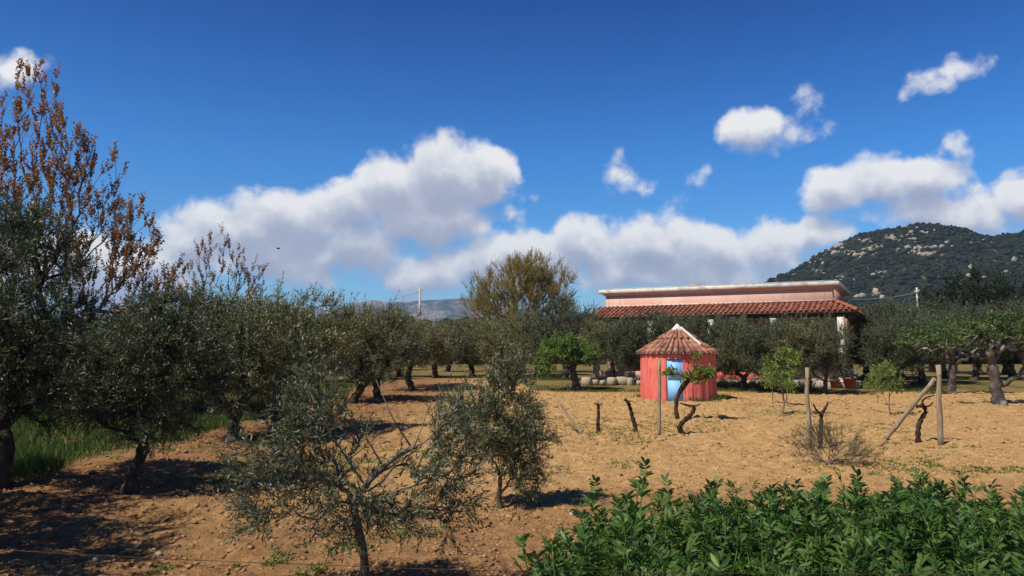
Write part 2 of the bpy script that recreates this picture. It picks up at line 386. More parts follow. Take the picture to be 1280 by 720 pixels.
# soil
m, g, o = newmat('tilled_soil'); v = geo(g); s = g.N.new('ShaderNodeSeparateXYZ'); g.L.new(v, s.inputs[0])
v2 = g.vec('MULTIPLY', v, (1, 1, 0))
n1 = g.noise(v, .35, 5, .6)[0]; n2 = g.noise(v, 5.5, 8, .65)[0]; n3 = g.noise(v, 30, 6, .65)[0]
c = g.mix(g.map(n2, .30, .70), (.36, .218, .090), (.58, .365, .152))
c = g.mix(g.map(n1, .40, .66, 0, .6), c, (.47, .28, .112))
# redder turned soil at left and front, with shade and lens falloff painted in
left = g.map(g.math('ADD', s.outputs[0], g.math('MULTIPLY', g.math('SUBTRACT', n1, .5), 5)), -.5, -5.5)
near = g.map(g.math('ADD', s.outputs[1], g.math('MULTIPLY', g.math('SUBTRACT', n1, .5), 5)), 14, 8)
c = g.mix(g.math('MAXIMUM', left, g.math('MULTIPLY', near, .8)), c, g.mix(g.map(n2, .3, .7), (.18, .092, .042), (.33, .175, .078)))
c = g.mix(g.map(n3, .56, .74, 0, .5), c, (.17, .085, .04))
c = g.mix(g.map(g.noise(v, 55, 2)[0], .70, .76, 0, .6), c, (.50, .40, .27))
gl = g.math('ADD', s.outputs[0], g.math('MULTIPLY', g.math('SUBTRACT', g.noise(v2, .6, 4)[0], .5), 3.0))
gmask = g.map(gl, -7.3, -8.2)
yb = g.math('ADD', s.outputs[1], g.math('MULTIPLY', g.math('SUBTRACT', g.noise(v2, .5, 4)[0], .5), 3.0))
yb = g.math('ADD', yb, g.math('MULTIPLY', g.map(s.outputs[0], 2.5, -3), -12))
gmask = g.math('MAXIMUM', gmask, g.map(yb, 37.6, 38.6))
gcol = g.mix(g.map(n2, .3, .7), (.050, .065, .017), (.115, .11, .035)); gcol = g.mix(g.map(n1, .38, .56, 0, .85), gcol, (.24, .17, .06))
c = g.mix(gmask, c, gcol)
c = g.mix(g.map(g.math('MULTIPLY', g.map(n1, .42, .62), g.map(g.noise(v2, 2.6, 4)[0], .52, .66)), .3, .9, 0, .45), c, (.13, .14, .035))
hb = g.math('ADD', g.math('MULTIPLY', n2, .8), g.math('MULTIPLY', n3, .45))
c = g.mix(g.map(g.noise(v, 12, 6, .7)[0], .50, .66, 0, .5), c, (.22, .12, .052))
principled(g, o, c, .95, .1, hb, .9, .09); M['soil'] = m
m, g, o = newmat('soil_clod'); n2 = g.noise(geo(g), 20, 4)[0]; s = g.N.new('ShaderNodeSeparateXYZ'); g.L.new(geo(g), s.inputs[0])
c = g.mix(attr(g), (.28, .165, .072), (.46, .285, .122)); c = g.mix(g.math('MAXIMUM', g.map(s.outputs[0], -.5, -5.5), g.map(s.outputs[1], 14, 8, 0, .8)), c, g.mix(attr(g), (.19, .098, .045), (.34, .185, .085)))  # clods share the soil's painted-in shade at left and front
principled(g, o, c, .95, .1, n2, .5, .01); M['clod'] = m
# hill and mountain ground
m, g, o = newmat('hill_ground'); v = geo(g)
n1 = g.noise(v, .03, 6, .65)[0]; n2 = g.noise(v, .12, 5, .6)[0]
c = g.mix(g.map(n1, .35, .65), (.011, .017, .009), (.026, .032, .016)); c = g.mix(g.map(n2, .62, .72), c, (.22, .175, .125))
principled(g, o, c, .95, .05, n2, .8, 3); M['hill'] = m
m, g, o = newmat('mountain_rock'); v = geo(g)
n1 = g.noise(v, .004, 7, .65)[0]; n2 = g.noise(v, .012, 6, .65)[0]
c = g.mix(g.map(n1, .40, .56), (.05, .06, .04), (.25, .20, .165)); c = g.mix(g.map(n2, .5, .65, 0, .7), c, (.045, .055, .035))
principled(g, o, c, .95, .05, n2, 1., 40); M['mountain'] = m

#==SETTING==
# ------------------------------------------------------------------ ground
def macro(x, y):
    return .12 * fbm(np.asarray(x) * .12, np.asarray(y) * .12, 2, 3) * sstep(3, 8, y) + .35 * sstep(37, 44, y) * (1 - sstep(90, 160, y)) + 0 * np.asarray(x)
def gh(x, y): return float(macro(np.array([x]), np.array([y]))[0])
ys = [-30., -15., -8, -4, -1]; y = .4
while y < 46: ys.append(y); y += max(.05, .0095 * y)
while y < 9000: ys.append(y); y *= 1.16
xs = [0.]; x = 0
while x < 9000: x += .07 + max(0, x - 7) * .022 if x < 40 else x * .2; xs.append(x)
xs = np.array(sorted(set([-q for q in xs] + xs))); ys = np.array(ys)
X, Y = np.meshgrid(xs, ys)
tilled = sstep(-8.3, -7.2, X + 1.5 * fbm(X * .6, Y * .6, 2, 40)) * (1 - sstep(37.2, 38.4, Y)) * sstep(-2, .5, Y)
rough = .30 * fbm(X * 1.1, Y * 1.1, 3, 5) * .30 + .10 * fbm(X * 4.5, Y * 4.5, 3, 9) + .05 * np.abs(fbm(X * 11, Y * 11, 2, 13)) * 2
furrow = .045 * np.sin(X * .9 + Y * 4.2 + 4 * fbm(X * .35, Y * .35, 2, 21)) * (1 - sstep(-3.2, -1.5, X)) * (1 - sstep(16, 24, Y))
Z = macro(X, Y) + tilled * (rough * (1.25 + .9 * sstep(11, 20, Y)) + furrow) + (1 - tilled) * .06 * fbm(X * .7, Y * .7, 3, 31) * (1 - sstep(60, 120, Y))
ny, nx = X.shape
idx = np.arange(ny * nx).reshape(ny, nx)
Q = np.stack([idx[:-1, :-1], idx[:-1, 1:], idx[1:, 1:], idx[1:, :-1]], -1).reshape(-1, 4)
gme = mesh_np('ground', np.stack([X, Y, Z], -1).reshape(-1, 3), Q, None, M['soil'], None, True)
ground = bpy.data.objects.new('ground', gme); col.objects.link(ground); tag(ground, kind='structure')
def gz(x, y):                  # sampled height of the real sheet
    j = np.clip(np.searchsorted(xs, x) - 1, 0, nx - 2); i = np.clip(np.searchsorted(ys, y) - 1, 0, ny - 2)
    fx = (x - xs[j]) / (xs[j + 1] - xs[j]); fy = (y - ys[i]) / (ys[i + 1] - ys[i])
    return (Z[i, j] * (1 - fx) + Z[i, j + 1] * fx) * (1 - fy) + (Z[i + 1, j] * (1 - fx) + Z[i + 1, j + 1] * fx) * fy

# clods and pebbles (uncountable)
ico_v = []; t_ = (1 + 5 ** .5) / 2
for a in (-1, 1):
    for b in (-t_, t_): ico_v += [(a, b, 0), (0, a, b), (b, 0, a)]
ico_v = np.array(ico_v) / math.hypot(1, t_)
ico_f = []
for i in range(12):
    for j in range(i + 1, 12):
        for k in range(j + 1, 12):
            if max(np.linalg.norm(ico_v[i] - ico_v[j]), np.linalg.norm(ico_v[j] - ico_v[k]), np.linalg.norm(ico_v[i] - ico_v[k])) < 1.1:
                n_ = np.cross(ico_v[j] - ico_v[i], ico_v[k] - ico_v[i]); ico_f.append((i, j, k) if n_ @ ico_v[i] > 0 else (i, k, j))
ico_f = np.array(ico_f)
def lumps(mb, pos, size, flat=.7, jit=.35, rnd=None):
    m_ = len(pos); size = np.broadcast_to(size, (m_,))
    s3 = size[:, None] * (1 + (rng.random((m_, 3)) - .5) * .7); s3[:, 2] *= flat
    V = ico_v[None] * (1 + (rng.random((m_, 12)) - .5)[..., None] * 2 * jit) * s3[:, None]
    a = rng.random(m_) * 6.28; ca, sa = np.cos(a)[:, None], np.sin(a)[:, None]
    V = np.stack([V[..., 0] * ca - V[..., 1] * sa, V[..., 0] * sa + V[..., 1] * ca, V[..., 2]], -1) + pos[:, None]
    T = (np.arange(m_) * 12)[:, None, None] + ico_f[None]
    mb.add(V.reshape(-1, 3), None, T.reshape(-1, 3), np.repeat(rng.random(m_) if rnd is None else rnd, 12))
def scatter(n, x0, x1, y0, y1, p=1.6):      # denser near the camera
    u = rng.random(n); yy = (y0 ** (1 - p) + u * (y1 ** (1 - p) - y0 ** (1 - p))) ** (1 / (1 - p)); xx = x0 + rng.random(n) * (x1 - x0) * 1.0
    return xx, yy
xx, yy = scatter(45000, -1, 1, 5.5, 37.5, .8); xx = xx * (yy * .72 + .5)
keep = (xx > -8.0) & (fbm(xx * .8, yy * .8, 3, 77) + .45 * rng.random(len(xx)) > .12); xx, yy = xx[keep], yy[keep]
sz = (.008 + .026 * rng.random(len(xx)) ** 3.0) * (.75 + yy * .05)
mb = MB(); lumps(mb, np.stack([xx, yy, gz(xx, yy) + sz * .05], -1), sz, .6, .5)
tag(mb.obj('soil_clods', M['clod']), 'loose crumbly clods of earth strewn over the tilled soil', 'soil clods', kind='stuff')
xx, yy = scatter(900, -1, 1, 6, 37, 1.2); xx = xx * (yy * .72 + .5); keep = xx > -6; xx, yy = xx[keep], yy[keep]
mb = MB(); sz = .010 + .028 * rng.random(len(xx)) ** 3; lumps(mb, np.stack([xx, yy, gz(xx, yy) + sz * .2], -1), sz)
tag(mb.obj('pebbles', M['stone']), 'small whitish pebbles scattered over the tilled soil', 'pebbles', kind='stuff')

# ------------------------------------------------------------------ hill on the right
HY = 900.0
prof = [(-200, 8), (700, 12), (800, 20), (870, 36), (930, 66), (960, 88), (985, 101), (1010, 117), (1040, 131), (1065, 144), (1100, 157), (1125, 162), (1150, 164), (1175, 160), (1195, 153), (1215, 149), (1250, 150), (1280, 151), (1340, 160), (1450, 175), (1700, 150), (2200, 60), (2600, 20)]
pxs = np.array([(a - 640) / F * HY for a, b in prof]); pzs = np.array([b / F * HY + 2 for a, b in prof])
def hillz(x, y):
    x = np.asarray(x, float); y = np.asarray(y, float)
    t = (HY - y) / 430.0
    env = np.where(t > 0, 1 - sstep(0, 1.05, t) * .25 - np.clip(t, 0, 1) * .75, 1 - np.clip(-t, 0, 1.2) / 1.2)
    # ridges run down towards the plain
    base = np.interp(x + 26 * fbm(x * .006, y * .006, 2, 50), pxs, pzs)
    z = base * np.clip(env, 0, 1)
    z += (fbm(x * .02, y * .02, 4, 60) * 18 + np.abs(fbm(x * .05, y * .05, 3, 66)) * 9) * np.clip(z / 40, 0, 1) * np.where(y > HY - 40, .6, 1)
    return z - 3
hx = np.linspace(-250, 1700, 300); hy = np.concatenate([np.linspace(455, 940, 120), np.linspace(960, 1400, 15)])
XX, YY = np.meshgrid(hx, hy); ZZ = hillz(XX, YY)
idx = np.arange(XX.size).reshape(XX.shape); Q = np.stack([idx[:-1, :-1], idx[:-1, 1:], idx[1:, 1:], idx[1:, :-1]], -1).reshape(-1, 4)
hill = bpy.data.objects.new('hill', mesh_np('hill', np.stack([XX, YY, ZZ], -1).reshape(-1, 3), Q, None, M['hill'], None, True)); col.objects.link(hill); tag(hill, kind='structure')
def hit_hill(px, py):
    r = ray(px, py); t = np.linspace(460, 960, 1500) / r[1]; q = r[None] * t[:, None] + np.array([0, 0, CAMZ])
    k = np.nonzero(q[:, 2] < hillz(q[:, 0], q[:, 1]))[0]
    return q[k[0]] if len(k) else None
# scrub
n = 24000; xx = 60 + rng.random(n) * 900; yy = 480 + rng.random(n) ** .8 * 425
keep = (xx / yy > .24) & (xx / yy < .86); xx, yy = xx[keep], yy[keep]
sz = .9 + 2.3 * rng.random(len(xx)) ** 3; mb = MB(); lumps(mb, np.stack([xx, yy, hillz(xx, yy) + sz * .25], -1), sz, .75, .4)
tag(mb.obj('hill_scrub', M['scrub']), 'dark evergreen scrub covering the granite hill', 'scrub', kind='stuff')
# granite outcrops, each rock a piece of the hill
rock_meshes = []
for k in range(6):
    mb = MB(); v = ico_v * (1 + (rng.random(12) - .5)[:, None] * .5) * np.array([1.25, .9, .72]); mb.add(v, None, ico_f)
    rock_meshes.append(mb.mesh('rock', M['granite']))
patches = [(1010,327,10,3,8),(1022,322,9,4,10),(1038,315,11,4,14),(1050,309,9,5,12),(1075,317,16,5,22),(1090,311,8,3,8),(1118,297,14,5,18),(1135,296,8,6,12),(1102,310,5,2,4),
           (1150,312,18,4,20),(1158,318,10,3,9),(1125,312,4,3,5),(1062,352,5,3,5),(1050,348,6,3,5),(1072,372,8,3,5),(1096,367,6,4,8),(1080,355,5,2,3),(1258,343,6,4,6),(1195,306,30,6,6),(1213,335,5,2,2),
           (1268,325,5,3,3),(1180,330,20,8,5),(1240,300,25,5,4),(1100,342,25,8,6),(1027,340,8,3,6),(1160,290,20,4,7),(1215,350,20,8,5),(1085,300,12,4,7)]
for (cx, cy, sx, sy, n) in patches:
    for k in range(int(n * 1.15)):
        h = hit_hill(cx + random.gauss(0, sx * .6), cy + random.gauss(0, sy * .6))
        if h is None: continue
        o = bpy.data.objects.new('rock', random.choice(rock_meshes)); col.objects.link(o); o.parent = hill
        s_ = random.uniform(.4, 1) ** 2 * 3.6 * (1 if n > 6 else .8); o.location = (h[0], h[1], hillz(h[0], h[1]) + s_ * .15)
        o.scale = (s_ * random.uniform(.6, 1.2), s_, s_ * random.uniform(.7, 1.7)); o.rotation_euler = (random.uniform(-.3, .3), random.uniform(-.3, .3), random.uniform(0, 6.28))

# ------------------------------------------------------------------ far blue mountain
MY = 5200.0
prof = [(-900, 10), (-300, 25), (0, 32), (150, 38), (300, 44), (400, 50), (440, 54), (470, 61), (500, 64), (530, 66), (555, 68), (572, 68), (590, 66), (620, 62), (660, 55), (700, 42), (760, 30), (900, 18), (1300, 10)]
pmx = np.array([(a - 640) / F * MY for a, b in prof]); pmz = np.array([b / F * MY for a, b in prof])
hx = np.linspace(-7000, 3500, 330); hy = np.linspace(MY - 1700, MY + 700, 60); XX, YY = np.meshgrid(hx, hy)
t = (MY - YY) / 1700; env = np.where(t > 0, (1 - t) ** 1.15, np.clip(1 + t * 2.2, 0, 1))
ZZ = np.interp(XX, pmx, pmz) * env; ZZ += (np.abs(fbm(XX * .0016, YY * .0016, 5, 90)) * 260 - 20 + fbm(XX * .006, YY * .006, 3, 95) * 60) * np.clip(ZZ / 300, 0, 1) * np.where(t > .08, 1, .25) - 4
idx = np.arange(XX.size).reshape(XX.shape); Q = np.stack([idx[:-1, :-1], idx[:-1, 1:], idx[1:, 1:], idx[1:, :-1]], -1).reshape(-1, 4)
o = bpy.data.objects.new('mountain', mesh_np('mountain', np.stack([XX, YY, ZZ], -1).reshape(-1, 3), Q, None, M['mountain'], None, True)); col.objects.link(o); tag(o, kind='structure')

#==HOUSE==
# ------------------------------------------------------------------ house with raised block and tiled veranda
e_u = np.array([.886, -.464]); ang = math.atan2(e_u[1], e_u[0])
house = empty('farmhouse', (4.51, 47.1, .35), ang)
tag(house, 'long pink farmhouse with flat white-edged top and red tiled veranda roof', 'house')
ZB = .35                                         # local z = world z - ZB
def hz(z): return z - ZB
EU = 15.1; EZ = hz(4.19); RZ = hz(4.84); VW = 2.1
mb = MB().box(.5, 13.75, VW, 9.5, EZ - .25, hz(5.72)); mb.obj('upper_wall', M['pink'], house)
mb = MB().box(.5, 14.2, 2.25, 9.4, -.4, EZ - .25); wall = mb.obj('wall', M['pink'], house)
# coved cornice flaring outward, then the white slab edge
z0, z1 = hz(5.50), hz(5.66); a = (.46, 13.79, VW - .04, 9.54); b = (.2, 14.05, VW - .22, 9.8)
V = []; rows = 5
for k in range(rows):
    f = k / (rows - 1); q = f ** 1.6
    x0_, x1_, y0_, y1_ = [a[i] * (1 - q) + b[i] * q for i in range(4)]; z = z0 + (z1 - z0) * f
    V += [(x0_, y0_, z), (x1_, y0_, z), (x1_, y1_, z), (x0_, y1_, z)]
Q = [(k * 4 + i, k * 4 + (i + 1) % 4, (k + 1) * 4 + (i + 1) % 4, (k + 1) * 4 + i) for k in range(rows - 1) for i in range(4)]
MB().add(V, Q).obj('cornice', M['pink'], house)
MB().box(.1, 14.15, VW - .26, 9.85, hz(5.66), hz(5.88), .02).obj('fascia', M['white'], house)
MB().box(.25, 14.0, VW - .2, 9.7, hz(5.87), hz(5.95)).obj('roof_slab', M['concrete'], house)
ch = MB().box(5.1, 5.6, 5.2, 5.7, hz(5.9), hz(6.25)).box(5.05, 5.65, 5.15, 5.75, hz(6.25), hz(6.31)).obj('chimney', M['pink'], house)
MB().box(.5, 13.8, VW - .05, VW - .005, RZ - .03, RZ + .05).obj('flashing', M['white'], house)
# veranda roof: deck, tiles laid one by one
rl = math.hypot(VW, RZ - EZ); pitch_r = math.atan2(RZ - EZ, VW)
deck = MB().add([(0, 0, EZ - .05), (EU, 0, EZ - .05), (EU - 1.3, VW, RZ - .05), (.5, VW, RZ - .05), (0, 0, EZ - .13), (EU, 0, EZ - .13), (EU - 1.3, VW, RZ - .13), (.5, VW, RZ - .13)],
                [(0, 1, 2, 3), (4, 7, 6, 5), (0, 4, 5, 1), (1, 5, 6, 2), (3, 7, 4, 0)])
deck.add([(EU, 0, EZ - .052), (EU, 9.6, EZ - .052), (EU - 1.3, 9.6, RZ - .052), (EU - 1.3, VW, RZ - .052)], [(0, 1, 2, 3)])
vroof = deck.obj('veranda_roof', M['tile'], house)
def tile_mesh(name, mat, L, w0, w1, h=.6, th=.014):
    V = []; n = 6
    for yy_, w_, up in ((0, w0, 0.0), (L, w1, 0.0)):
        for rr in (1, 0):
            for i in range(n + 1):
                a_ = math.pi * i / n; r_ = w_ / 2 - (0 if rr else th)
                V.append((-r_ * math.cos(a_), yy_, r_ * math.sin(a_) * h * 2 * .62))
    k = n + 1; Q = []
    for i in range(n):
        Q += [(i, i + 1, 2 * k + i + 1, 2 * k + i), (k + i + 1, k + i, 3 * k + i, 3 * k + i + 1), (i + 1, i, k + i, k + i + 1), (2 * k + i, 2 * k + i + 1, 3 * k + i + 1, 3 * k + i)]
    return MB().add(V, Q).mesh(name, mat, True)
TP = .283; nrow = 5; TL = rl / nrow + .07
tm = tile_mesh('tile', M['tile'], TL, .20, .155)
for i in range(int(EU / TP)):
    u = .16 + i * TP
    for k in range(nrow):
        f = k * (rl / nrow) / rl; lim = EU - 1.3 * f
        if u > lim - .05: continue
        o = bpy.data.objects.new('tile', tm); col.objects.link(o); o.parent = vroof
        o.location = (u + random.uniform(-.012, .012), -.06 + f * VW, EZ - .02 + f * (RZ - EZ) + .012 * (random.random()))
        o.rotation_euler = (pitch_r - .03 + random.uniform(-.01, .01), 0, random.uniform(-.025, .025))
# side slope and hip: joined
mb = MB(); tv = np.array([v.co[:] for v in tm.vertices]); tq = np.array([p.vertices[:] for p in tm.polygons])
for i in range(33):
    vv = .35 + i * TP
    for k in range(4):
        f = k / 4; 
        if vv < VW * f: continue
        c_, s_ = math.cos(math.atan2(RZ - EZ, 1.3)), math.sin(math.atan2(RZ - EZ, 1.3))
        q = np.stack([-tv[:, 1] * c_ - tv[:, 2] * s_, tv[:, 0], tv[:, 1] * s_ + tv[:, 2] * c_], -1) * np.array([1, 1, 1]) + np.array([EU + .05 - 1.3 * f, vv, EZ - .02 + f * (RZ - EZ)])
        mb.add(q, tq[:, ::-1])
hp = mb.obj('side_tiles', M['tile'], vroof, True); tag(hp, kind='stuff')
mb = MB()
for k in range(6):
    f = k / 6; p0 = np.array([EU - 1.3 * f, VW * f, EZ + .02 + f * (RZ - EZ)]); p1 = np.array([EU - 1.3 * (f + .19), VW * (f + .19), EZ + .05 + (f + .19) * (RZ - EZ)])
    mb.tube([p0, p1], [.12, .09], 8)
mb.obj('hip_ridge', M['tile'], vroof, True)
mb = MB().box(.1, EU - .1, .12, .3, EZ - .35, EZ - .135); mb.obj('beam', M['dark'], house)
for u in (.55, 4.0, 7.5, 10.9, 14.3):
    c_ = MB().box(u - .17, u + .17, .12, .44, .3, EZ - .35, .01).obj('column', M['white'], house)
    MB().box(u - .21, u + .21, .08, .48, -.4, .3, .015).obj('column_base', M['pink'], c_)
MB().box(-.1, EU, -.1, 2.25, -.4, .12, .02).obj('terrace', M['concrete'], house)
MB().box(.76, 6.2, .16, .38, .12, .52, .02).obj('parapet', M['pink'], house)
MB().box(7.71, 10.69, .16, .38, .12, .52, .02).obj('parapet', M['red'], house)
for u, wd, z0_, z1_ in ((2.2, 1.1, .12, 2.3), (5.2, 1.2, .9, 2.2), (8.6, 1.1, .12, 2.3), (11.6, 1.2, .9, 2.2)):
    d_ = MB().box(u, u + wd, 2.19, 2.245, z0_, z1_, .005).obj('window' if z0_ > .5 else 'door', M['dark'], house)
    for k in range(2): MB().box(u + .06 + k * wd / 2, u + wd / 2 - .06 + k * wd / 2, 2.15, 2.186, z0_ + .08, z1_ - .08, .005).obj('shutter', M['dark'], d_)

# ------------------------------------------------------------------ round red hut
hut_c = P(847, 440, 32.7); HX, HYc = float(hut_c[0]), 32.7; HZ = gh(HX, HYc) - .03
hut = empty('round_hut', (HX, HYc, HZ)); tag(hut, 'small round red plastered hut with conical tiled roof and blue door', 'hut')
HR = 1.55; WH = 1.95; DH = 1.74; DA0, DA1 = -math.pi / 2 - .31 - math.atan2(HX, HYc), -math.pi / 2 + .13 - math.atan2(HX, HYc)
NT = 192; mb = MB()
def hut_r(a, z):
    return HR + .020 * math.sin(26 * a + 1.5 * math.sin(3 * a)) * (.5 + .5 * math.sin(5 * a + 1)) + .012 * math.sin(61 * a) - .03 * z / WH + .02 * math.sin(2 * a + 1)
zs = [-.25, 0, .3, .7, 1.1, 1.5, DH, WH]
angs = [DA1 + (DA0 + 2 * math.pi - DA1) * i / (NT - 20) for i in range(NT - 20)] + [DA0 + (DA1 - DA0) * i / 20 for i in range(20)]
V = [(hut_r(a, z) * math.cos(a), hut_r(a, z) * math.sin(a), z) for z in zs for a in angs]; Q = []
for k in range(len(zs) - 1):
    for i in range(NT):
        if i >= NT - 20 and 1 <= k < 6: continue
        Q.append((k * NT + i, k * NT + (i + 1) % NT, (k + 1) * NT + (i + 1) % NT, (k + 1) * NT + i))
mb.add(V, Q)
for a in (DA0, DA1):       # reveals
    for k in range(1, 6):
        mb.add([(r_ * math.cos(a), r_ * math.sin(a), z) for z in (zs[k], zs[k + 1]) for r_ in (hut_r(a, z), HR - .16)], [(0, 1, 3, 2)])
mb.add([(r_ * math.cos(a), r_ * math.sin(a), DH) for a in np.linspace(DA0, DA1, 9) for r_ in (hut_r(a, DH), HR - .16)], [(2 * i, 2 * i + 1, 2 * i + 3, 2 * i + 2) for i in range(8)])
mb.obj('wall', M['red'], hut, True)
am = (DA0 + DA1) / 2; dw = HR * (DA1 - DA0) / 2 * .99
def door_piece(name, mat, parent, s0, s1, z0_, z1_, depth, t):
    # a flat board across the opening, tangent to the wall
    c0 = (HR - depth); ex = np.array([-math.sin(am), math.cos(am)]); en = np.array([math.cos(am), math.sin(am)])
    V = []
    for s_ in (s0, s1):
        for dd in (c0 - t, c0):
            for z in (z0_, z1_):
                p_ = en * dd + ex * s_; V.append((p_[0], p_[1], z))
    return MB().add(V, [(0, 1, 3, 2), (4, 6, 7, 5), (0, 4, 5, 1), (2, 3, 7, 6), (0, 2, 6, 4), (1, 5, 7, 3)]).obj(name, mat, parent)
door = door_piece('door', M['blue'], hut, -dw, dw, .02, DH, .10, .03)
for k in range(2): door_piece('panel', M['blue'], door, -dw + .06, dw - .06, .07 + k * .83, .07 + k * .83 + .79, .0975, .004)
door_piece('handle', M['dark'], door, dw - .13, dw - .10, .82, .95, .07, .03)
door_piece('threshold', M['concrete'], hut, -dw - .04, dw + .04, -.1, .016, -.06, .3)
# cone
ER = 1.66; EZh = WH + .02; AZ = 3.10; sl = math.hypot(ER, AZ - EZh)
core = MB().lathe([(HR - .02, WH - .03), (ER - .06, EZh - .04), (ER - .02, EZh + .0), (.02, AZ - .05)], 48).obj('roof', M['tile_old'], hut)
cone_p = math.atan2(AZ - EZh, ER)
tmh = tile_mesh('tile', M['tile_old'], .46, .215, .16)
for k in range(5):
    s0 = k * .34; rr = ER + .02 - s0 * math.cos(cone_p); z = EZh - .005 + s0 * math.sin(cone_p); ncol = 38 if k < 3 else 19
    for i in range(ncol):
        a = 2 * math.pi * (i + (.0 if k < 3 else .25)) / ncol
        o = bpy.data.objects.new('tile', tmh); col.objects.link(o); o.parent = core
        wsc = min(1.15, .72 * 2 * math.pi * (rr - .10) / ncol / .19)
        o.scale = (max(wsc, .5), .9 if k == 4 else 1, max(wsc, .6) * 1.25)
        o.location = ((rr + random.uniform(-.015, .015)) * math.cos(a), rr * math.sin(a), z + random.uniform(0, .014))
        o.rotation_euler = (cone_p - .05, 0, a + math.pi / 2 + random.uniform(-.03, .03))
mb = MB(); lumps(mb, np.zeros((1, 3)), .055, 1., .2); mort = mb.mesh('mortar', M['white'])
for i in range(38):
    a = 2 * math.pi * i / 38; o = bpy.data.objects.new('mortar', mort); col.objects.link(o); o.parent = core
    o.location = ((ER - .015) * math.cos(a), (ER - .015) * math.sin(a), EZh + .022); o.rotation_euler = (i, i * 2, i * 3)
MB().lathe([(.30, AZ - .20), (.24, AZ - .11), (.15, AZ - .02), (.075, AZ + .06), (.05, AZ + .10), (.005, AZ + .115)], 14).obj('cap', M['white'], core, True)
# mortared hip running down to the right
a = -math.pi / 2 + .62; pts = []
for f in np.linspace(.1, .62, 12):
    rr = ER * (1 - 0) * f * 1.25; z = AZ - (AZ - EZh) * f * 1.25 + .085
    pts.append((rr * math.cos(a), rr * math.sin(a), z))
mb = MB().tube(pts, .045 + .018 * rng.random(len(pts)), 6, True, .2)
mb.obj('mortar_seam', M['white'], core, True)

# ------------------------------------------------------------------ path, stones, pots near the house
mb = MB(); pa = P(1070, 478, 45.0); pb = P(1180, 483, 44.0)
mb.add([(pa[0] - .5, 45.2, gh(pa[0], 45) + .035), (pb[0] + 1, 44.2, gh(pb[0], 44) + .035), (pb[0] + 1, 43.3, gh(pb[0], 43.5) + .03), (pa[0] - .5, 44.3, gh(pa[0], 44.4) + .03)], [(0, 3, 2, 1)])
tag(mb.obj('path', M['concrete']), kind='structure')
stone_me = []
for k in range(4):
    mb = MB(); u_ = rng.normal(size=(1, 3)); v = ico_v.copy()
    mids = {}; vs = [tuple(q) for q in v]; fs = []
    def mid(a_, b_):
        key = (min(a_, b_), max(a_, b_))
        if key not in mids: q = (np.array(vs[a_]) + np.array(vs[b_])) / 2; vs.append(tuple(q / np.linalg.norm(q))); mids[key] = len(vs) - 1
        return mids[key]
    for (a_, b_, c_) in ico_f:
        x_, y_, z_ = mid(a_, b_), mid(b_, c_), mid(c_, a_); fs += [(a_, x_, z_), (b_, y_, x_), (c_, z_, y_), (x_, y_, z_)]
    vs = np.array(vs); vs = np.sign(vs) * np.abs(vs) ** .6; vs *= (1 + (rng.random(len(vs)) - .5)[:, None] * .16)
    mb.add(vs, None, fs); stone_me.append(mb.mesh('edging_stone', M['stone'], True))
k = 0
for (px, py, wpx, lab, grp) in [(q, 484 + random.uniform(-1, 1), random.uniform(9, 15), 'pale rounded edging stone in the row beside the red hut', 'edging stones beside the hut') for q in (733, 744, 754, 765, 777, 788, 799)] + \
        [(q, 479, ww, 'pale boulder at the garden edge near the white column', 'boulders near the column') for q, ww in ((1002, 9), (1017, 12), (1032, 13))]:
    d = 41.3 + random.uniform(-.15, .15); p_ = P(px, py, d); s_ = wpx / F * d / 2 * 1.05
    o = bpy.data.objects.new('edging_stone', stone_me[k % 4]); k += 1; col.objects.link(o)
    o.location = (p_[0], d, gh(p_[0], d) + s_ * .62); o.scale = (s_ * random.uniform(.8, 1.1), s_ * .7, s_ * random.uniform(.65, 1.0)); o.rotation_euler = (0, 0, random.uniform(0, 6)); tag(o, lab, 'stone', grp)
def pot(px, d, s_, lab, plant):
    p_ = P(px, 470, d); r_ = empty('plant_pot', (p_[0], d, gh(p_[0], d))); tag(r_, lab, 'pot')
    MB().lathe([(0, 0), (.20 * s_, 0), (.28 * s_, .42 * s_), (.31 * s_, .42 * s_), (.31 * s_, .50 * s_), (.26 * s_, .50 * s_), (.24 * s_, .44 * s_), (0, .44 * s_)], 20).obj('pot_body', M['terracotta'], r_, True)
    n = 90; a = rng.random(n) * 6.28; e_ = .3 + rng.random(n) * 1.1
    dd = np.stack([np.cos(a) * np.cos(e_), np.sin(a) * np.cos(e_), np.sin(e_)], -1)
    mb = MB(); mb.leaves(np.array([0, 0, .44 * s_]) + dd * .06, dd, rng.normal(size=(n, 3)) * .3 + np.array([0, 0, 1.]), .38 * s_ * plant, .09 * s_, None, .3, True, .2); mb.obj('succulent', M['blueplant'], r_)
pot(1043, 40.3, .85, 'terracotta pot with small blue-grey succulent, by the white column', .8)
pot(1062, 40.0, 1.15, 'large red terracotta pot with big spreading blue-grey succulent', 1.15)

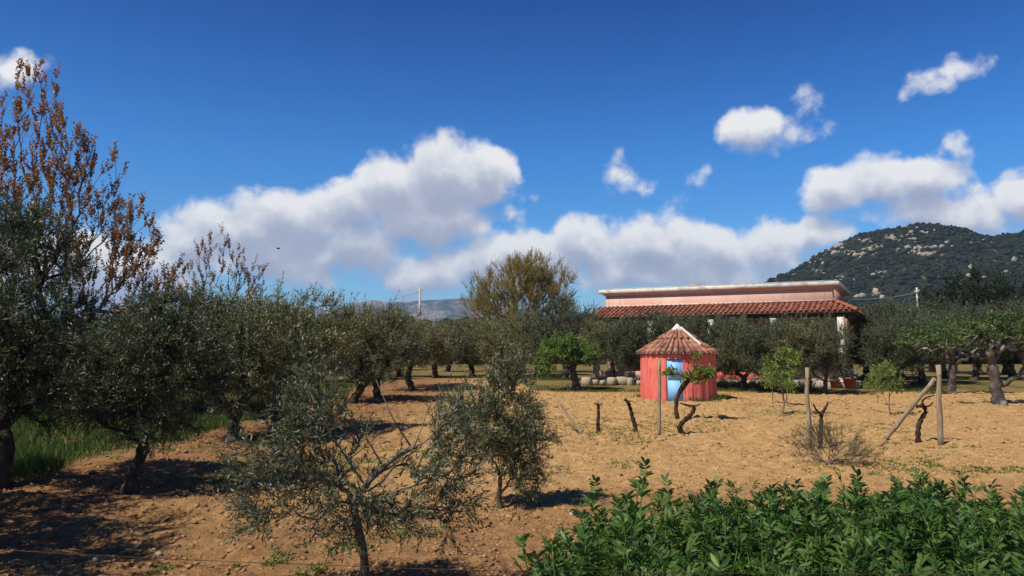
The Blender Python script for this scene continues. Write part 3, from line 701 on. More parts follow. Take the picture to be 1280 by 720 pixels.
#==TREES==
# ------------------------------------------------------------------ tree generator
def nrmz(v): return v / (np.linalg.norm(v, axis=-1, keepdims=True) + 1e-9)
def grow(trunk, env, n, step=.3, alpha=.35, jit=.05, upright=0., sag=0., shell=.45, clump=0., start=None):
    wts = np.array([e[0][3] if len(e[0]) > 3 else np.prod(e[1]) ** .8 for e in env]); wts = wts / wts.sum()
    ks = rng.choice(len(env), n, p=wts); u = nrmz(rng.normal(size=(n, 3))); rr = rng.random(n) ** shell
    A = np.array([env[k][0][:3] for k in ks]) + u * rr[:, None] * np.array([env[k][1] for k in ks])
    trunk = np.asarray(trunk, float)
    N = [tuple(p) for p in trunk]; par = [i - 1 for i in range(len(trunk))]
    cap = n * 14 + 50; NP = np.zeros((cap, 3)); NP[:len(trunk)] = trunk; PL = np.zeros(cap)
    for i in range(1, len(trunk)): PL[i] = PL[i - 1] + np.linalg.norm(trunk[i] - trunk[i - 1])
    PA = np.full(cap, -1); PA[:len(trunk)] = par; cnt = len(trunk); base = trunk[-1]
    s0 = max(0, len(trunk) - 2) if start is None else start
    PL -= PL[s0]; order = np.argsort(np.linalg.norm(A - base, axis=1)); tips = []
    for k in order:
        a = A[k]; dv = a - NP[s0:cnt]; dist = np.linalg.norm(dv, axis=1)
        cost = dist + alpha * PL[s0:cnt]
        if upright: cost = cost + upright * np.clip(np.linalg.norm(dv[:, :2], axis=1) * 1.2 - dv[:, 2], 0, None)
        j = int(np.argmin(cost)) + s0; L = np.linalg.norm(a - NP[j]); m_ = max(1, int(round(L / step)))
        prev = j; d0_ = nrmz(NP[j] - NP[PA[j]]) if PA[j] >= 0 else np.array([0, 0, 1.])
        p0 = NP[j].copy()
        for q in range(1, m_ + 1):
            f = q / m_; pt = p0 * (1 - f) + a * f + d0_ * L * .35 * f * (1 - f) * (1 if m_ > 1 else 0)
            pt = pt + np.array([0, 0, 1.]) * (-sag) * L * f * (1 - f)
            if q < m_: pt = pt + rng.normal(size=3) * jit * min(1, L)
            if cnt >= cap: break
            NP[cnt] = pt; PA[cnt] = prev; PL[cnt] = PL[prev] + np.linalg.norm(pt - NP[prev]); prev = cnt; cnt += 1
        tips.append(prev)
    return NP[:cnt], PA[:cnt], np.array(tips)
def radii(NP, PA, rtip, expo=2.3, rmax=9.):
    acc = np.zeros(len(NP)); nch = np.bincount(PA[PA >= 0], minlength=len(NP))
    r = np.zeros(len(NP))
    for i in range(len(NP) - 1, -1, -1):
        r[i] = rtip if nch[i] == 0 else acc[i] ** (1 / expo)
        r[i] = min(r[i], rmax)
        if PA[i] >= 0: acc[PA[i]] += r[i] ** expo
    return r
def tree(name, trunk, env, n, wood, leafm, *, trunk_r=.13, rtip=.006, step=.3, alpha=.35, jit=.05, upright=0., sag=0., shell=.45, start=None,
         twigs=4, tlen=.28, lpt=9, leaf=(.07, .016), spread=.9, up=.25, outw=.5, rnd=.6, tdroop=0., fine=False, flip=.0, expo=2.3, along=0, twr=.0025, keep=1., flare=1.5, shoots=0):
    NP, PA, tips = grow(trunk, env, n, step, alpha, jit, upright, sag, shell, start=start)
    r = radii(NP, PA, rtip, expo)
    nt_ = len(trunk); rj = max(r[max(0, nt_ - 2):].max(), 1e-6); sc_ = trunk_r * .85 / rj
    thick = np.clip(r / rj, 0, 1) ** .5; r = r * (1 + (sc_ - 1) * thick)
    wb = MB(); root = empty(name)
    # gnarled trunk
    tp = np.asarray(trunk, float); f = np.linspace(0, 1, max(8, nt_ * 3)); src = np.linspace(0, 1, nt_)
    pts = np.stack([np.interp(f, src, tp[:, i]) for i in range(3)], -1); pts[1:-1] += rng.normal(size=(len(f) - 2, 3)) * trunk_r * .10
    rad = trunk_r * (1 + (flare - 1) * np.exp(-f * 7) + .12 * np.sin(f * 17)) * (1.08 - .12 * f)
    pts[0, 2] -= .12
    wb.tube(pts, rad, 11, True, .13)
    i = np.arange(nt_, len(NP)); big = i[r[i] > .02]; sml = i[r[i] <= .02]
    wb.edges(NP[PA[big]], NP[big], np.minimum(r[PA[big]], r[big] * 1.6), r[big], 7); wb.edges(NP[PA[sml]], NP[sml], np.minimum(r[PA[sml]], r[sml] * 1.5), r[sml], 4)
    # twigs
    src_i = tips if along == 0 else np.concatenate([tips, i[(r[i] < rtip * 3.2)][::along]])
    src_i = np.repeat(src_i, twigs)
    if keep < 1: src_i = src_i[rng.random(len(src_i)) < keep]
    b = NP[src_i]; bd = nrmz(b - NP[np.maximum(PA[src_i], 0)]); cen = np.average(np.array([e[0][:3] for e in env]), axis=0)
    td = nrmz(bd * .6 + nrmz(b - cen) * outw + np.array([0, 0, up]) + rng.normal(size=b.shape) * rnd)
    tl = tlen * (.55 + .75 * rng.random(len(b)))
    tip_ = b + td * tl[:, None]; tip_[:, 2] -= tdroop * tl
    if shoots:
        hi = tips[np.argsort(-(NP[tips, 2] + rng.random(len(tips)) * .5))][:shoots * 2:2]; sb_ = NP[hi]
        sd_ = nrmz(rng.normal(size=sb_.shape) * .22 + np.array([0, 0, 1.]) + nrmz(sb_ - cen) * .25); sl_ = (tlen * (.6 + .5 * rng.random(len(sb_))))[:, None]
        b = np.concatenate([b, sb_, sb_ + sd_ * sl_]); tip_ = np.concatenate([tip_, sb_ + sd_ * sl_, sb_ + sd_ * sl_ * 2 + rng.normal(size=sb_.shape) * .03])
    wb.edges(b, tip_, twr, twr * .6, 3)
    wood_o = wb.obj('trunk', wood, root, True)
    m_ = lpt; T_ = len(b); t = (np.arange(m_) + .6) / m_
    base = (b[:, None] * (1 - t)[None, :, None] + tip_[:, None] * t[None, :, None]).reshape(-1, 3)
    tdd = np.repeat(nrmz(tip_ - b), m_, 0)
    ref = nrmz(rng.normal(size=tdd.shape)); pr = nrmz(np.cross(tdd, ref))
    ld = nrmz(tdd * math.cos(spread) + pr * math.sin(spread) + rng.normal(size=tdd.shape) * .22)
    ln = nrmz(rng.normal(size=tdd.shape) * .65 + np.array([0, 0, .75]) + sun_np * .25)
    flipm = rng.random(len(ln)) < flip; ln[flipm] *= -1
    L = leaf[0] * (.7 + .55 * rng.random(len(base))); cb = MB(); cb.leaves(base, ld, ln, L, leaf[1] * (.8 + .4 * rng.random(len(base))), rng.random(len(base)) ** 1.2, .2, fine, .12)
    crown_o = cb.obj('crown', leafm, root)
    return root
sun_np = np.array(sun_dir)
def place(o, x, y, rz=0., s=1., dz=-.02):
    o.location = (x, y, gh(x, y) + dz); o.rotation_euler = (0, 0, rz); o.scale = (s, s, s); return o

# mature olives, several seedlings of the same kind (about 3.4 m tall)
def olive_variant(seed, leafm, n=300, h=3.4, w=1.6, leaf=(.085, .022), lpt=9, twigs=11):
    lean = rng.normal(size=2) * .18; z1 = rng.uniform(.55, .75)
    trunk = [(0, 0, 0), (lean[0] * .3, lean[1] * .3, z1 * .35), (lean[0] * .9, lean[1] * .7, z1 * .7), (lean[0], lean[1], z1)]
    env = [((lean[0] * 1.2, lean[1] * 1.2, h * .55), (w, w, h * .38))]
    for k in range(8):
        a = rng.random() * 6.28; q = w * .55; env.append(((math.cos(a) * q, math.sin(a) * q, h * rng.uniform(.32, .80)), (w * .58, w * .58, h * .20)))
    return tree('olive_tree', trunk, env, n, M['bark'], leafm, trunk_r=.13, rtip=.006, twigs=twigs, tlen=.36, lpt=lpt, leaf=leaf, spread=.75, up=.50, outw=.5, rnd=.75, flip=.35, alpha=.25, shoots=40)
protoA = [olive_variant(k, M[('olive', 'olive_light', 'olive')[k]]) for k in range(3)]
protoD = [olive_variant(9 + k, M['olive_dark'], 300) for k in range(2)]
protoL = [olive_variant(5 + k, M['olive_light'], 280, 3.5, 1.6) for k in range(2)]
used = set()
def put_olive(pool, k, x, y, h, lab, grp, rz=None, w=1.0):
    o = pool[k % len(pool)]
    if o.name in used: o = copy_tree(o)
    used.add(o.name); s = h / 3.2
    place(o, x, y, random.uniform(0, 6.28) if rz is None else rz, s); o.scale = (s * w, s * w, s); tag(o, lab, 'olive tree', grp); return o

LROWS = ['olive tree standing next behind the dark leaning olive of the row', 'olive tree second behind the dark leaning olive, beside the scraggly one', 'olive tree in the middle of the row along turned soil', 'olive tree fourth behind the dark leaning olive in its row', 'smallest-looking olive tree at the far end of the soil row']
GB = 'olives in the row along the turned soil'
for k, (bx, by, ty) in enumerate([(290, 550, 372), (345, 540, 362), (440, 505, 388), (472, 500, 392), (515, 490, 396)]):
    b = G(bx, by); h = CAMZ + (440 - ty) / F * b[1]; put_olive(protoA, k, b[0], b[1], h, LROWS[k], GB, w=1.05)
GBK = 'olive tree among the far rows of the grove, below the distant mountain'
for k, (px, d, ty) in enumerate([(400, 44, 396), (452, 48, 396), (500, 52, 398), (545, 50, 398), (590, 54, 397), (635, 50, 392), (672, 56, 390), (560, 66, 400), (480, 70, 400), (420, 62, 398), (620, 72, 398), (350, 55, 388), (310, 46, 385), (270, 52, 388)]):
    x = (px - 640) / F * d; put_olive(protoL if k % 3 else protoA, k, x, d, CAMZ + (428 - ty) / F * d, GBK, 'olives of the far rows', w=1.2)
GLF = 'dark olive tree behind the grassy strip, below the coppery poplar'
for k, (px, d, ty) in enumerate([(215, 27, 372), (130, 30, 392), (180, 38, 396), (60, 26, 400), (10, 23, 400), (130, 22, 410), (185, 24, 395), (250, 24, 385), (105, 44, 400), (240, 40, 390), (-60, 30, 370)]):
    x = (px - 640) / F * d; put_olive(protoD, k, x, d, CAMZ + (440 - ty) / F * d, GLF, 'dark olives behind the grassy strip', w=1.3)
GHS = ['olive tree rising behind the light-green citrus tree', 'olive tree before the left gable end of the tiled veranda', 'olive tree just behind the edging stones and the hut', 'olive tree directly behind the roof of the red hut'] + ['bushy olive tree in front of the red veranda parapet'] * 3 + ['olive tree behind the two close saplings', 'olive tree whose trunk stands before the white column']
for k, (px, d, ty) in enumerate([(706, 46, 384), (762, 43.5, 403), (806, 42, 396), (850, 41, 402), (888, 40, 397), (926, 39.2, 400), (965, 38.2, 397), (1004, 37.2, 396), (1027, 36.4, 402)]):
    x = (px - 640) / F * d; put_olive(protoA if k % 2 else protoD, k, x, d, CAMZ + (438 - ty) / F * d, GHS[k], 'olives in front of the house', w=1.0 if k < 8 else .75)
GR = 'dark leafy olive tree standing between the house and the fig trees'
for k, (px, d, ty) in enumerate([(1096, 46, 388), (1125, 48, 390), (1080, 52, 392), (1150, 42, 398), (1178, 50, 385), (1215, 46, 392), (1262, 48, 385), (1310, 44, 385), (1116, 40, 402)]):
    x = (px - 640) / F * d; put_olive(protoD, k, x, d, CAMZ + (440 - ty) / F * d, GR, 'dark olives right of the house', w=1.05)
# tall olive at the left edge, and two more of its row that stand beside the view and shade the soil
bigo = tree('olive_tree', [(0, 0, 0), (.1, 0, .5), (.0, .1, .9), (.15, .1, 1.2)],
            [((0, 0, 2.6), (1.35, 1.3, 1.45)), ((.6, -.2, 2.0), (.85, .85, .8)), ((-.4, .2, 3.6), (.8, .8, .9)), ((.35, .2, 3.5), (.6, .6, .75)), ((-1.0, 0, 2.2), (.8, .8, .9)), ((.7, 0, 1.3), (.6, .6, .5))], 420, M['bark'], M['olive_dark'],
            trunk_r=.15, rtip=.005, step=.22, twigs=11, shoots=50, rnd=.75, tlen=.32, lpt=11, leaf=(.068, .017), spread=.7, up=.5, flip=.25, alpha=.25)
place(bigo, -7.65, 11.6, 0, 1.0); tag(bigo, 'tall dark olive tree rising in front of the coppery poplar', 'olive tree')
for k, (x, y, h) in enumerate([(-6.25, 7.0, 3.4), (-8.0, 8.9, 3.4), (-6.6, 4.4, 3.3)]):
    put_olive(protoD, k, x, y, h, 'olive tree at the grove edge, throwing its shade on the turned soil', 'olives at the grove edge', w=.85)

# the nearest olive of the row
b = G(165, 615)
o = tree('olive_tree', [(-.05, 0, 0), (.0, 0, .25), (.10, 0, .50), (.16, .02, .72)],
         [((.15, 0, 1.75), (1.0, .95, .85)), ((-.45, 0, 1.45), (.6, .6, .55)), ((.85, 0, 1.9), (.6, .6, .6)), ((.35, 0, 2.35), (.55, .5, .45)), ((.25, 0, 1.0), (.7, .6, .3))], 320, M['bark'], M['olive_dark'],
         trunk_r=.085, rtip=.004, step=.2, twigs=10, shoots=40, rnd=.75, tlen=.27, lpt=11, leaf=(.068, .0165), spread=.75, up=.35, flip=.28, alpha=.25)
place(o, b[0], b[1]); tag(o, 'dark olive tree with leaning trunk casting shadow on brown soil', 'olive tree')

# young olive in mid field
b = G(625, 633)
o = tree('olive_tree', [(0, 0, 0), (-.01, 0, .2), (.0, .02, .42)],
         [((0, 0, 1.05), (.55, .5, .6)), ((.3, 0, .85), (.38, .36, .45)), ((-.3, 0, 1.25), (.36, .36, .4)), ((.12, 0, 1.65), (.40, .36, .34)), ((.30, 0, .45), (.28, .28, .22))], 270, M['bark_mid'], M['olive'],
         trunk_r=.028, rtip=.0028, step=.14, twigs=8, shoots=25, tlen=.22, lpt=10, leaf=(.056, .0135), spread=.75, up=.35, flip=.35, alpha=.25, twr=.0018)
place(o, b[0], b[1]); tag(o, 'young rounded olive tree with slim stem alone in the field', 'olive tree')

# foreground olive with lopped limb
D_ = 6.55; bx = (455 - 640) / F * D_
def rel(px, py, dy=0.): q = P(px, py, D_ + dy); return (q[0] - bx, q[1] - D_, q[2])
o = tree('olive_tree', [(0, 0, 0), rel(457, 700), rel(447, 655), rel(442, 625), rel(452, 606, .03)],
         [(rel(385, 610), (.55, .5, .36)), (rel(345, 570), (.36, .36, .30)), (rel(400, 540), (.38, .4, .36)), (rel(385, 495), (.22, .26, .22)), (rel(460, 640), (.45, .4, .22)),
          (rel(540, 590), (.34, .4, .30)), (rel(560, 540), (.26, .3, .24)), (rel(540, 640), (.34, .3, .22)), (rel(310, 640), (.2, .3, .16))], 280, M['bark_mid'], M['olive_dark'],
         trunk_r=.034, rtip=.0024, step=.12, twigs=4, shoots=14, tlen=.24, lpt=11, leaf=(.060, .0135), spread=.72, up=.30, flip=.3, alpha=.22, jit=.06, twr=.0016)
place(o, bx, D_); tag(o, 'scraggly young olive tree with a bare sawn-off limb above its crown', 'olive tree')
MB().tube([rel(450, 615, .02), rel(462, 596, .0), rel(478, 580, -.05), rel(494, 566, -.02), rel(514, 556, .02), rel(522, 553, .03)], [.030, .027, .024, .022, .021, .018], 9, True, .12).obj('sawn_limb', M['bark_young'], o, True)
sp = MB()
for (x0_, y0_, x1_, y1_) in ((470, 590, 560, 520), (500, 565, 588, 508), (520, 600, 600, 540), (490, 610, 585, 575), (515, 556, 470, 470), (480, 580, 430, 500), (500, 590, 540, 495), (530, 640, 610, 610), (455, 600, 380, 470)):
    sp.tube([rel(x0_, y0_, random.uniform(-.1, .1)), rel((x0_ + x1_) / 2 + random.uniform(-5, 5), (y0_ + y1_) / 2 + 4, random.uniform(-.15, .15)), rel(x1_, y1_, random.uniform(-.25, .25))], [.009, .006, .003], 5)
sp.obj('bare_shoots', M['bark_young'], o, True)

# ------------------------------------------------------------------ poplars with coppery young leaves
pop = tree('poplar_tree', [(0, 0, 0), (.1, 0, .8), (.05, 0, 1.8), (0, 0, 2.6)],
           [((-.5, 0, 7.2), (1.0, 1.1, 3.9)), ((.7, -.3, 6.3), (.8, 1.0, 3.0)), ((1.6, .2, 5.4), (.9, 1.0, 2.9)), ((2.7, 0, 4.6), (1.0, 1.0, 2.1)), ((3.6, 0, 3.6), (.9, .8, 1.3)), ((-1.8, .2, 6.4), (1.0, 1.0, 3.4)), ((1.1, 0, 7.9), (.35, .4, .9)), ((-.9, 0, 10.2), (.25, .25, 1.1))], 640, M['bark_pop'], M['poplar'],
           trunk_r=.20, rtip=.006, step=.35, alpha=.55, upright=1.1, jit=.04, twigs=3, tlen=.40, lpt=10, leaf=(.078, .066), spread=1.0, up=1.3, outw=.15, rnd=.32, flip=.4, along=5, twr=.003)
place(pop, -14.9, 24.5, 0, 1.05); tag(pop, 'tall poplar with sparse coppery young leaves beyond the olives', 'poplar')
pop2 = tree('poplar_tree', [(0, 0, 0), (.05, 0, 1.2), (0, 0, 2.2)],
            [((-.6, 0, 5.2), (.6, .6, 1.6)), ((.6, 0, 5.0), (.7, .6, 1.3)), ((0, 0, 5.6), (.5, .5, 1.3)), ((-1.2, 0, 4.2), (.6, .6, .9)), ((1.3, 0, 4.5), (.6, .6, 1.1))], 120, M['bark_pop'], M['poplar'],
            trunk_r=.07, rtip=.006, step=.3, alpha=.6, upright=1.3, twigs=3, tlen=.36, lpt=8, leaf=(.075, .062), spread=1., up=1.3, outw=.15, rnd=.3, flip=.4, along=6, keep=.8)
place(pop2, -11.6, 30.5); tag(pop2, 'small thin poplar with upright reddish twigs above the olive crowns', 'poplar')
# bare willow behind the grove
wil = tree('willow_tree', [(0, 0, 0), (.1, 0, 1.2), (0, 0, 2.2)],
           [((0, 0, 6.2), (3.0, 2.6, 3.0)), ((-2.8, 0, 5.6), (1.7, 1.6, 2.3)), ((2.4, 0, 6.6), (2.0, 1.8, 2.3)), ((.6, 0, 8.0), (1.8, 1.6, 1.5)), ((3.4, 0, 4.8), (1.2, 1.2, 1.6))], 700, M['bark_willow'], M['bare'],
           trunk_r=.32, rtip=.016, step=.5, alpha=.5, upright=.6, twigs=8, tlen=.8, lpt=9, leaf=(.125, .04), spread=.5, up=.7, outw=.35, rnd=.45, flip=.3, twr=.009)
place(wil, .6, 62); tag(wil, 'wide nearly bare tree with yellowish twigs against the clouds', 'tree')

# ------------------------------------------------------------------ dark evergreens behind the figs
for k, (px, d, ty, wd) in enumerate([(1190, 60, 346, 2.5), (1220, 56, 336, 2.3), (1254, 58, 346, 2.6), (1300, 56, 362, 2.6), (1162, 64, 376, 2.0)]):
    x = (px - 640) / F * d; h = CAMZ + (440 - ty) / F * d
    o = tree('evergreen_tree', [(0, 0, 0), (.05, 0, 1), (0, 0, 1.8)], [((0, 0, h * .5), (wd, wd, h * .36)), ((.3 * wd, 0, h * .72), (wd * .55, wd * .55, h * .24)), ((-.4 * wd, 0, h * .62), (wd * .6, wd * .6, h * .24)), ((0, 0, h * .85), (wd * .28, wd * .28, h * .13))], 330, M['bark'], M['pine'],
             trunk_r=.2, rtip=.01, step=.5, twigs=6, tlen=.5, lpt=9, leaf=(.17, .05), spread=.6, up=.5, rnd=.5)
    place(o, x, d); tag(o, 'dark green evergreen tree rising behind the fig trees below the hill', 'evergreen', 'evergreens behind the fig trees')

# ------------------------------------------------------------------ fig trees with pale crooked limbs
def fig(px, py, lab, limbs, env, tr, trunk):
    b = G(px, py); o = tree('fig_tree', trunk, env, 170, M['bark_fig'], M['fig'], trunk_r=tr * .78, rtip=.008, step=.35, alpha=.2, jit=.10, shell=.8, twigs=4, tlen=.32, lpt=4, leaf=(.12, .095), spread=1.0, up=.8, outw=.2, rnd=.5, flip=.2, expo=2.0, flare=1.5)
    place(o, b[0], b[1]); tag(o, lab, 'fig tree'); s_ = b[1] / F; lb = MB()
    for L in limbs:
        pts = [((q[0] - px) * s_, q[2] if len(q) > 2 else 0, (py - q[1]) * s_ * 1.0) for q in L]
        pts = np.array(pts); f = np.linspace(0, 1, len(pts) * 3); s0 = np.linspace(0, 1, len(pts)); pp = np.stack([np.interp(f, s0, pts[:, i]) for i in range(3)], -1)
        pp[1:-1] += rng.normal(size=(len(pp) - 2, 3)) * .03
        lb.tube(pp, np.linspace(tr * .55, tr * .22, len(pp)), 8, True, .15)
    lb.obj('limbs', M['bark_fig'], o, True); return o
fig(1190, 494, 'fig tree with a forked pale trunk beside the field edge', [[(1193, 455), (1190, 440, -.2), (1180, 434, -.4), (1160, 438, -.6), (1148, 436, -.6)], [(1193, 452), (1202, 446, .2), (1207, 436, .3), (1222, 440, .3)], [(1191, 450), (1186, 436, .3), (1178, 424, .5)], [(1195, 455), (1204, 448, -.4), (1216, 434, -.6)]],
    [((-.9, 0, 2.75), (1.2, 1.2, .55)), ((.6, 0, 3.0), (1.4, 1.3, .6)), ((1.8, .3, 2.6), (.9, .9, .5)), ((-1.9, 0, 2.35), (.6, .6, .35))], .21, [(-.02, 0, 0), (.02, 0, .5), (.05, 0, 1.0), (.10, 0, 1.5)])
fig(1247, 506, 'stout fig tree with low twin trunk and tangled grey limbs', [[(1250, 480), (1262, 478, .1), (1276, 470, .1), (1290, 455, .2)], [(1243, 450), (1238, 438, .2), (1226, 446, .4), (1214, 441, .5)], [(1243, 452), (1250, 436, -.2), (1262, 428, -.2)], [(1242, 455), (1236, 440, -.2), (1240, 424, -.3)], [(1290, 455, .2), (1282, 440, .2), (1268, 434, .2)]],
    [((-.6, 0, 2.7), (1.4, 1.3, .55)), ((1.2, 0, 2.7), (1.3, 1.3, .6)), ((.2, 0, 3.1), (1.0, 1.0, .4)), ((-1.8, 0, 2.35), (.7, .8, .4))], .24, [(.05, 0, 0), (.0, 0, .5), (-.08, 0, 1.0), (-.12, 0, 1.6)])

# citrus with fresh green leaves, dark leaning trunk
b = G(721, 490)
o = tree('citrus_tree', [(.0, 0, 0), (-.08, 0, .5), (-.18, 0, 1.0), (-.25, 0, 1.3)], [((-.9, -.2, 1.95), (1.1, 1.0, .65)), ((.3, -.2, 1.85), (.75, .8, .6)), ((-.6, -.2, 2.4), (.7, .7, .4)), ((-1.6, -.2, 1.3), (.6, .6, .45))], 300, M['bark'], M['citrus'],
         trunk_r=.17, rtip=.007, twigs=5, tlen=.24, lpt=7, leaf=(.095, .05), spread=.9, up=.3, flip=.2)
place(o, b[0], b[1]); tag(o, 'fresh light-green citrus tree with dark leaning trunk near edging stones', 'citrus tree')

# saplings with sparse spring leaves
SGS = ['tallest slim sapling with yellow-green leaves in the open field', 'small sapling close behind the tallest one', 'sapling with leafy crown beside the braced post', 'thin little sapling beside the leafy one near the braced post', 'slender sapling behind the tallest one, nearer the hut']
sap = tree('sapling', [(0, 0, 0), (.06, 0, .35), (.02, 0, .7)], [((0, 0, 1.25), (.42, .42, .6)), ((.2, 0, 1.5), (.3, .3, .4)), ((-.25, 0, 1.1), (.3, .3, .4))], 60, M['bark_young'], M['sap'], trunk_r=.022, rtip=.004, step=.2, alpha=.4, upright=.4,
           twigs=3, tlen=.2, lpt=5, leaf=(.085, .055), spread=.9, up=.5, rnd=.5, flip=.2, flare=1.1)
for k, (px, py, ty) in enumerate([(978, 521, 436), (984, 508, 462), (1113, 520, 452), (1096, 507, 460), (966, 505, 455)]):
    b = G(px, py); o = sap if k == 0 else copy_tree(sap); s = (py - ty) / F * b[1] / 1.9
    place(o, b[0], b[1], k * 1.9, s); tag(o, SGS[k], 'sapling', 'saplings in the field')

# ------------------------------------------------------------------ small fruit tree in front of the hut
d = 22.8; bx = (845 - 640) / F * d
def r2(px, py, dy=0.): q = P(px, py, d + dy); return (q[0] - bx, q[1] - d, q[2])
o = tree('fruit_tree', [(0, 0, 0), r2(845, 512), r2(846, 500), r2(850, 488), r2(858, 476)], [(r2(878, 467), (.40, .32, .18)), (r2(840, 466), (.20, .2, .10)), (r2(862, 474), (.22, .2, .12)), (r2(868, 448), (.16, .16, .12))], 60, M['bark_vine'], M['sap'],
         trunk_r=.055, rtip=.007, step=.15, twigs=4, tlen=.15, lpt=5, leaf=(.085, .065), spread=.9, up=.3, rnd=.6, flip=.2, flare=1.2)
place(o, bx, d); tag(o, 'little fruit tree with twisted dark stem and bright leaves before the hut', 'fruit tree')
MB().tube([r2(848, 494), r2(856, 484), r2(862, 476), r2(864, 468), r2(859, 460)], [.045, .04, .035, .03, .02], 8, True, .1).obj('branch', M['bark_vine'], o, True)

# ------------------------------------------------------------------ old vines
def vine(lab, base, lines):
    b = G(*base); d = b[1]; o = empty('grape_vine', (b[0], d, gh(b[0], d) - .02)); tag(o, lab, 'vine')
    for k, (L, r0, r1) in enumerate(lines):
        pts = np.array([P(q[0], q[1], d) - np.array([b[0], d, 0]) for q in L]); pts[:, 1] += np.cumsum(rng.normal(size=len(pts))) * .025 * (0 if k == 0 and len(pts) < 3 else 1)
        f = np.linspace(0, 1, len(pts) * 4); s0 = np.linspace(0, 1, len(pts)); pp = np.stack([np.interp(f, s0, pts[:, i]) for i in range(3)], -1)
        for _ in range(2): pp[1:-1] = (pp[:-2] + 2 * pp[1:-1] + pp[2:]) / 4
        rad = np.linspace(r0, r1, len(pp)) * (1 + .22 * np.sin(np.arange(len(pp)) * 2.3 + k))
        if k == 0: pp[0, 2] -= .1
        MB().tube(pp, rad, 9, True, .16).obj('trunk' if k == 0 else 'arm', M['bark_vine'], o, True)
vine('short straight leafless vine stump with a knotted top', (749, 541), [([(749, 541), (747, 532), (748, 520), (748, 508), (747, 503)], .055, .03), ([(747, 505), (743, 502)], .02, .01), ([(748, 506), (753, 502)], .02, .01)])
vine('leafless vine stump bent like an S beside the straight stump', (792, 542), [([(792, 542), (795, 534), (791, 522), (788, 510), (785, 502), (780, 497)], .06, .035), ([(785, 501), (791, 500)], .02, .008)])
vine('leafless vine leaning and curling sideways in front of the hut', (857, 544), [([(857, 544), (848, 536), (852, 527), (861, 519), (867, 511), (866, 506)], .065, .045), ([(866, 507), (856, 505), (851, 503)], .03, .015), ([(867, 507), (876, 504)], .025, .012)])
vine('leafless vine with two raised arms above the grey shrub', (1026, 562), [([(1026, 562), (1026, 545), (1027, 530), (1027, 516)], .05, .04), ([(1027, 518), (1019, 512), (1015, 504)], .03, .014), ([(1027, 517), (1033, 510), (1036, 502)], .035, .018), ([(1036, 504), (1042, 499), (1051, 499), (1059, 505)], .007, .004)])
vine('leafless zigzag vine trunk beside the braced wooden post', (1148, 553), [([(1148, 553), (1147, 538), (1151, 525), (1158, 514), (1154, 507), (1146, 508)], .06, .035), ([(1155, 510), (1152, 501), (1159, 496), (1168, 494)], .035, .012), ([(1155, 509), (1163, 507), (1166, 502)], .025, .01)])

# ------------------------------------------------------------------ posts of the old vineyard
def post(lab, base, top, r, name='vineyard_post', dy=0.):
    b = G(*base); t = P(top[0], top[1], b[1] + dy); o = empty(name, (b[0], b[1], gh(b[0], b[1]))); tag(o, lab, 'post')
    v = t - b; f = np.linspace(-.06, 1, 8)[:, None]; pp = v[None] * f; pp[1:-1] += rng.normal(size=(6, 3)) * .008
    MB().tube(pp, np.linspace(r * 1.08, r * .92, 8), 9, True, .07).obj('shaft', M['wood_post'], o, True)
    MB().tube([v * .86 + np.array([0, -r * 1.12, 0]), v * .875 + np.array([0, -r * 1.14, .0])], [r * .25, r * .2], 6).obj('staple', M['rust'], o)
post('slender pale wooden post standing in front of the hut', (824, 545), (824, 449), .042)
post('pale wooden post behind the grey shrub and two-armed vine', (1011, 560), (1009, 460), .045)
post('sturdy weathered wooden post propped by a slanting brace', (1176, 556), (1173, 457), .055)
post('thin wooden stake leaning over near the straight vine stump', (728, 543), (697, 500), .032, dy=.3)
post('long slanting wooden brace leaning against the sturdy post', (1106, 551), (1169, 474), .05, 'post_brace', dy=-.7)
b0 = P(1106, 551, 17.1); b1 = G(1068, 580)
MB().tube([(b0[0] + .05, b0[1], .06), (b1[0], b1[1], .02)], [.012, .010], 6).obj('fallen_cane', M['wood_post']); tag(bpy.data.objects['fallen_cane'], 'thin dry cane lying on soil at the foot of the brace', 'cane')

# ------------------------------------------------------------------ grey shrub in the field
b = G(1036, 584)
o = tree('dry_shrub', [(0, 0, 0), (0, 0, .05), (.02, 0, .10)], [((-.25, 0, .38), (.42, .4, .28)), ((.3, 0, .30), (.42, .4, .28)), ((-.05, 0, .55), (.3, .3, .22)), ((.6, 0, .2), (.25, .3, .16))], 150, M['bark_young'], M['dry'], trunk_r=.02, rtip=.0025, step=.12, alpha=.7,
         twigs=4, tlen=.2, lpt=10, leaf=(.038, .008), spread=.6, up=.7, rnd=.4, flip=.2, twr=.0015)
place(o, b[0], b[1]); tag(o, 'scruffy grey-green shrub of thin twigs on the bare soil', 'shrub')

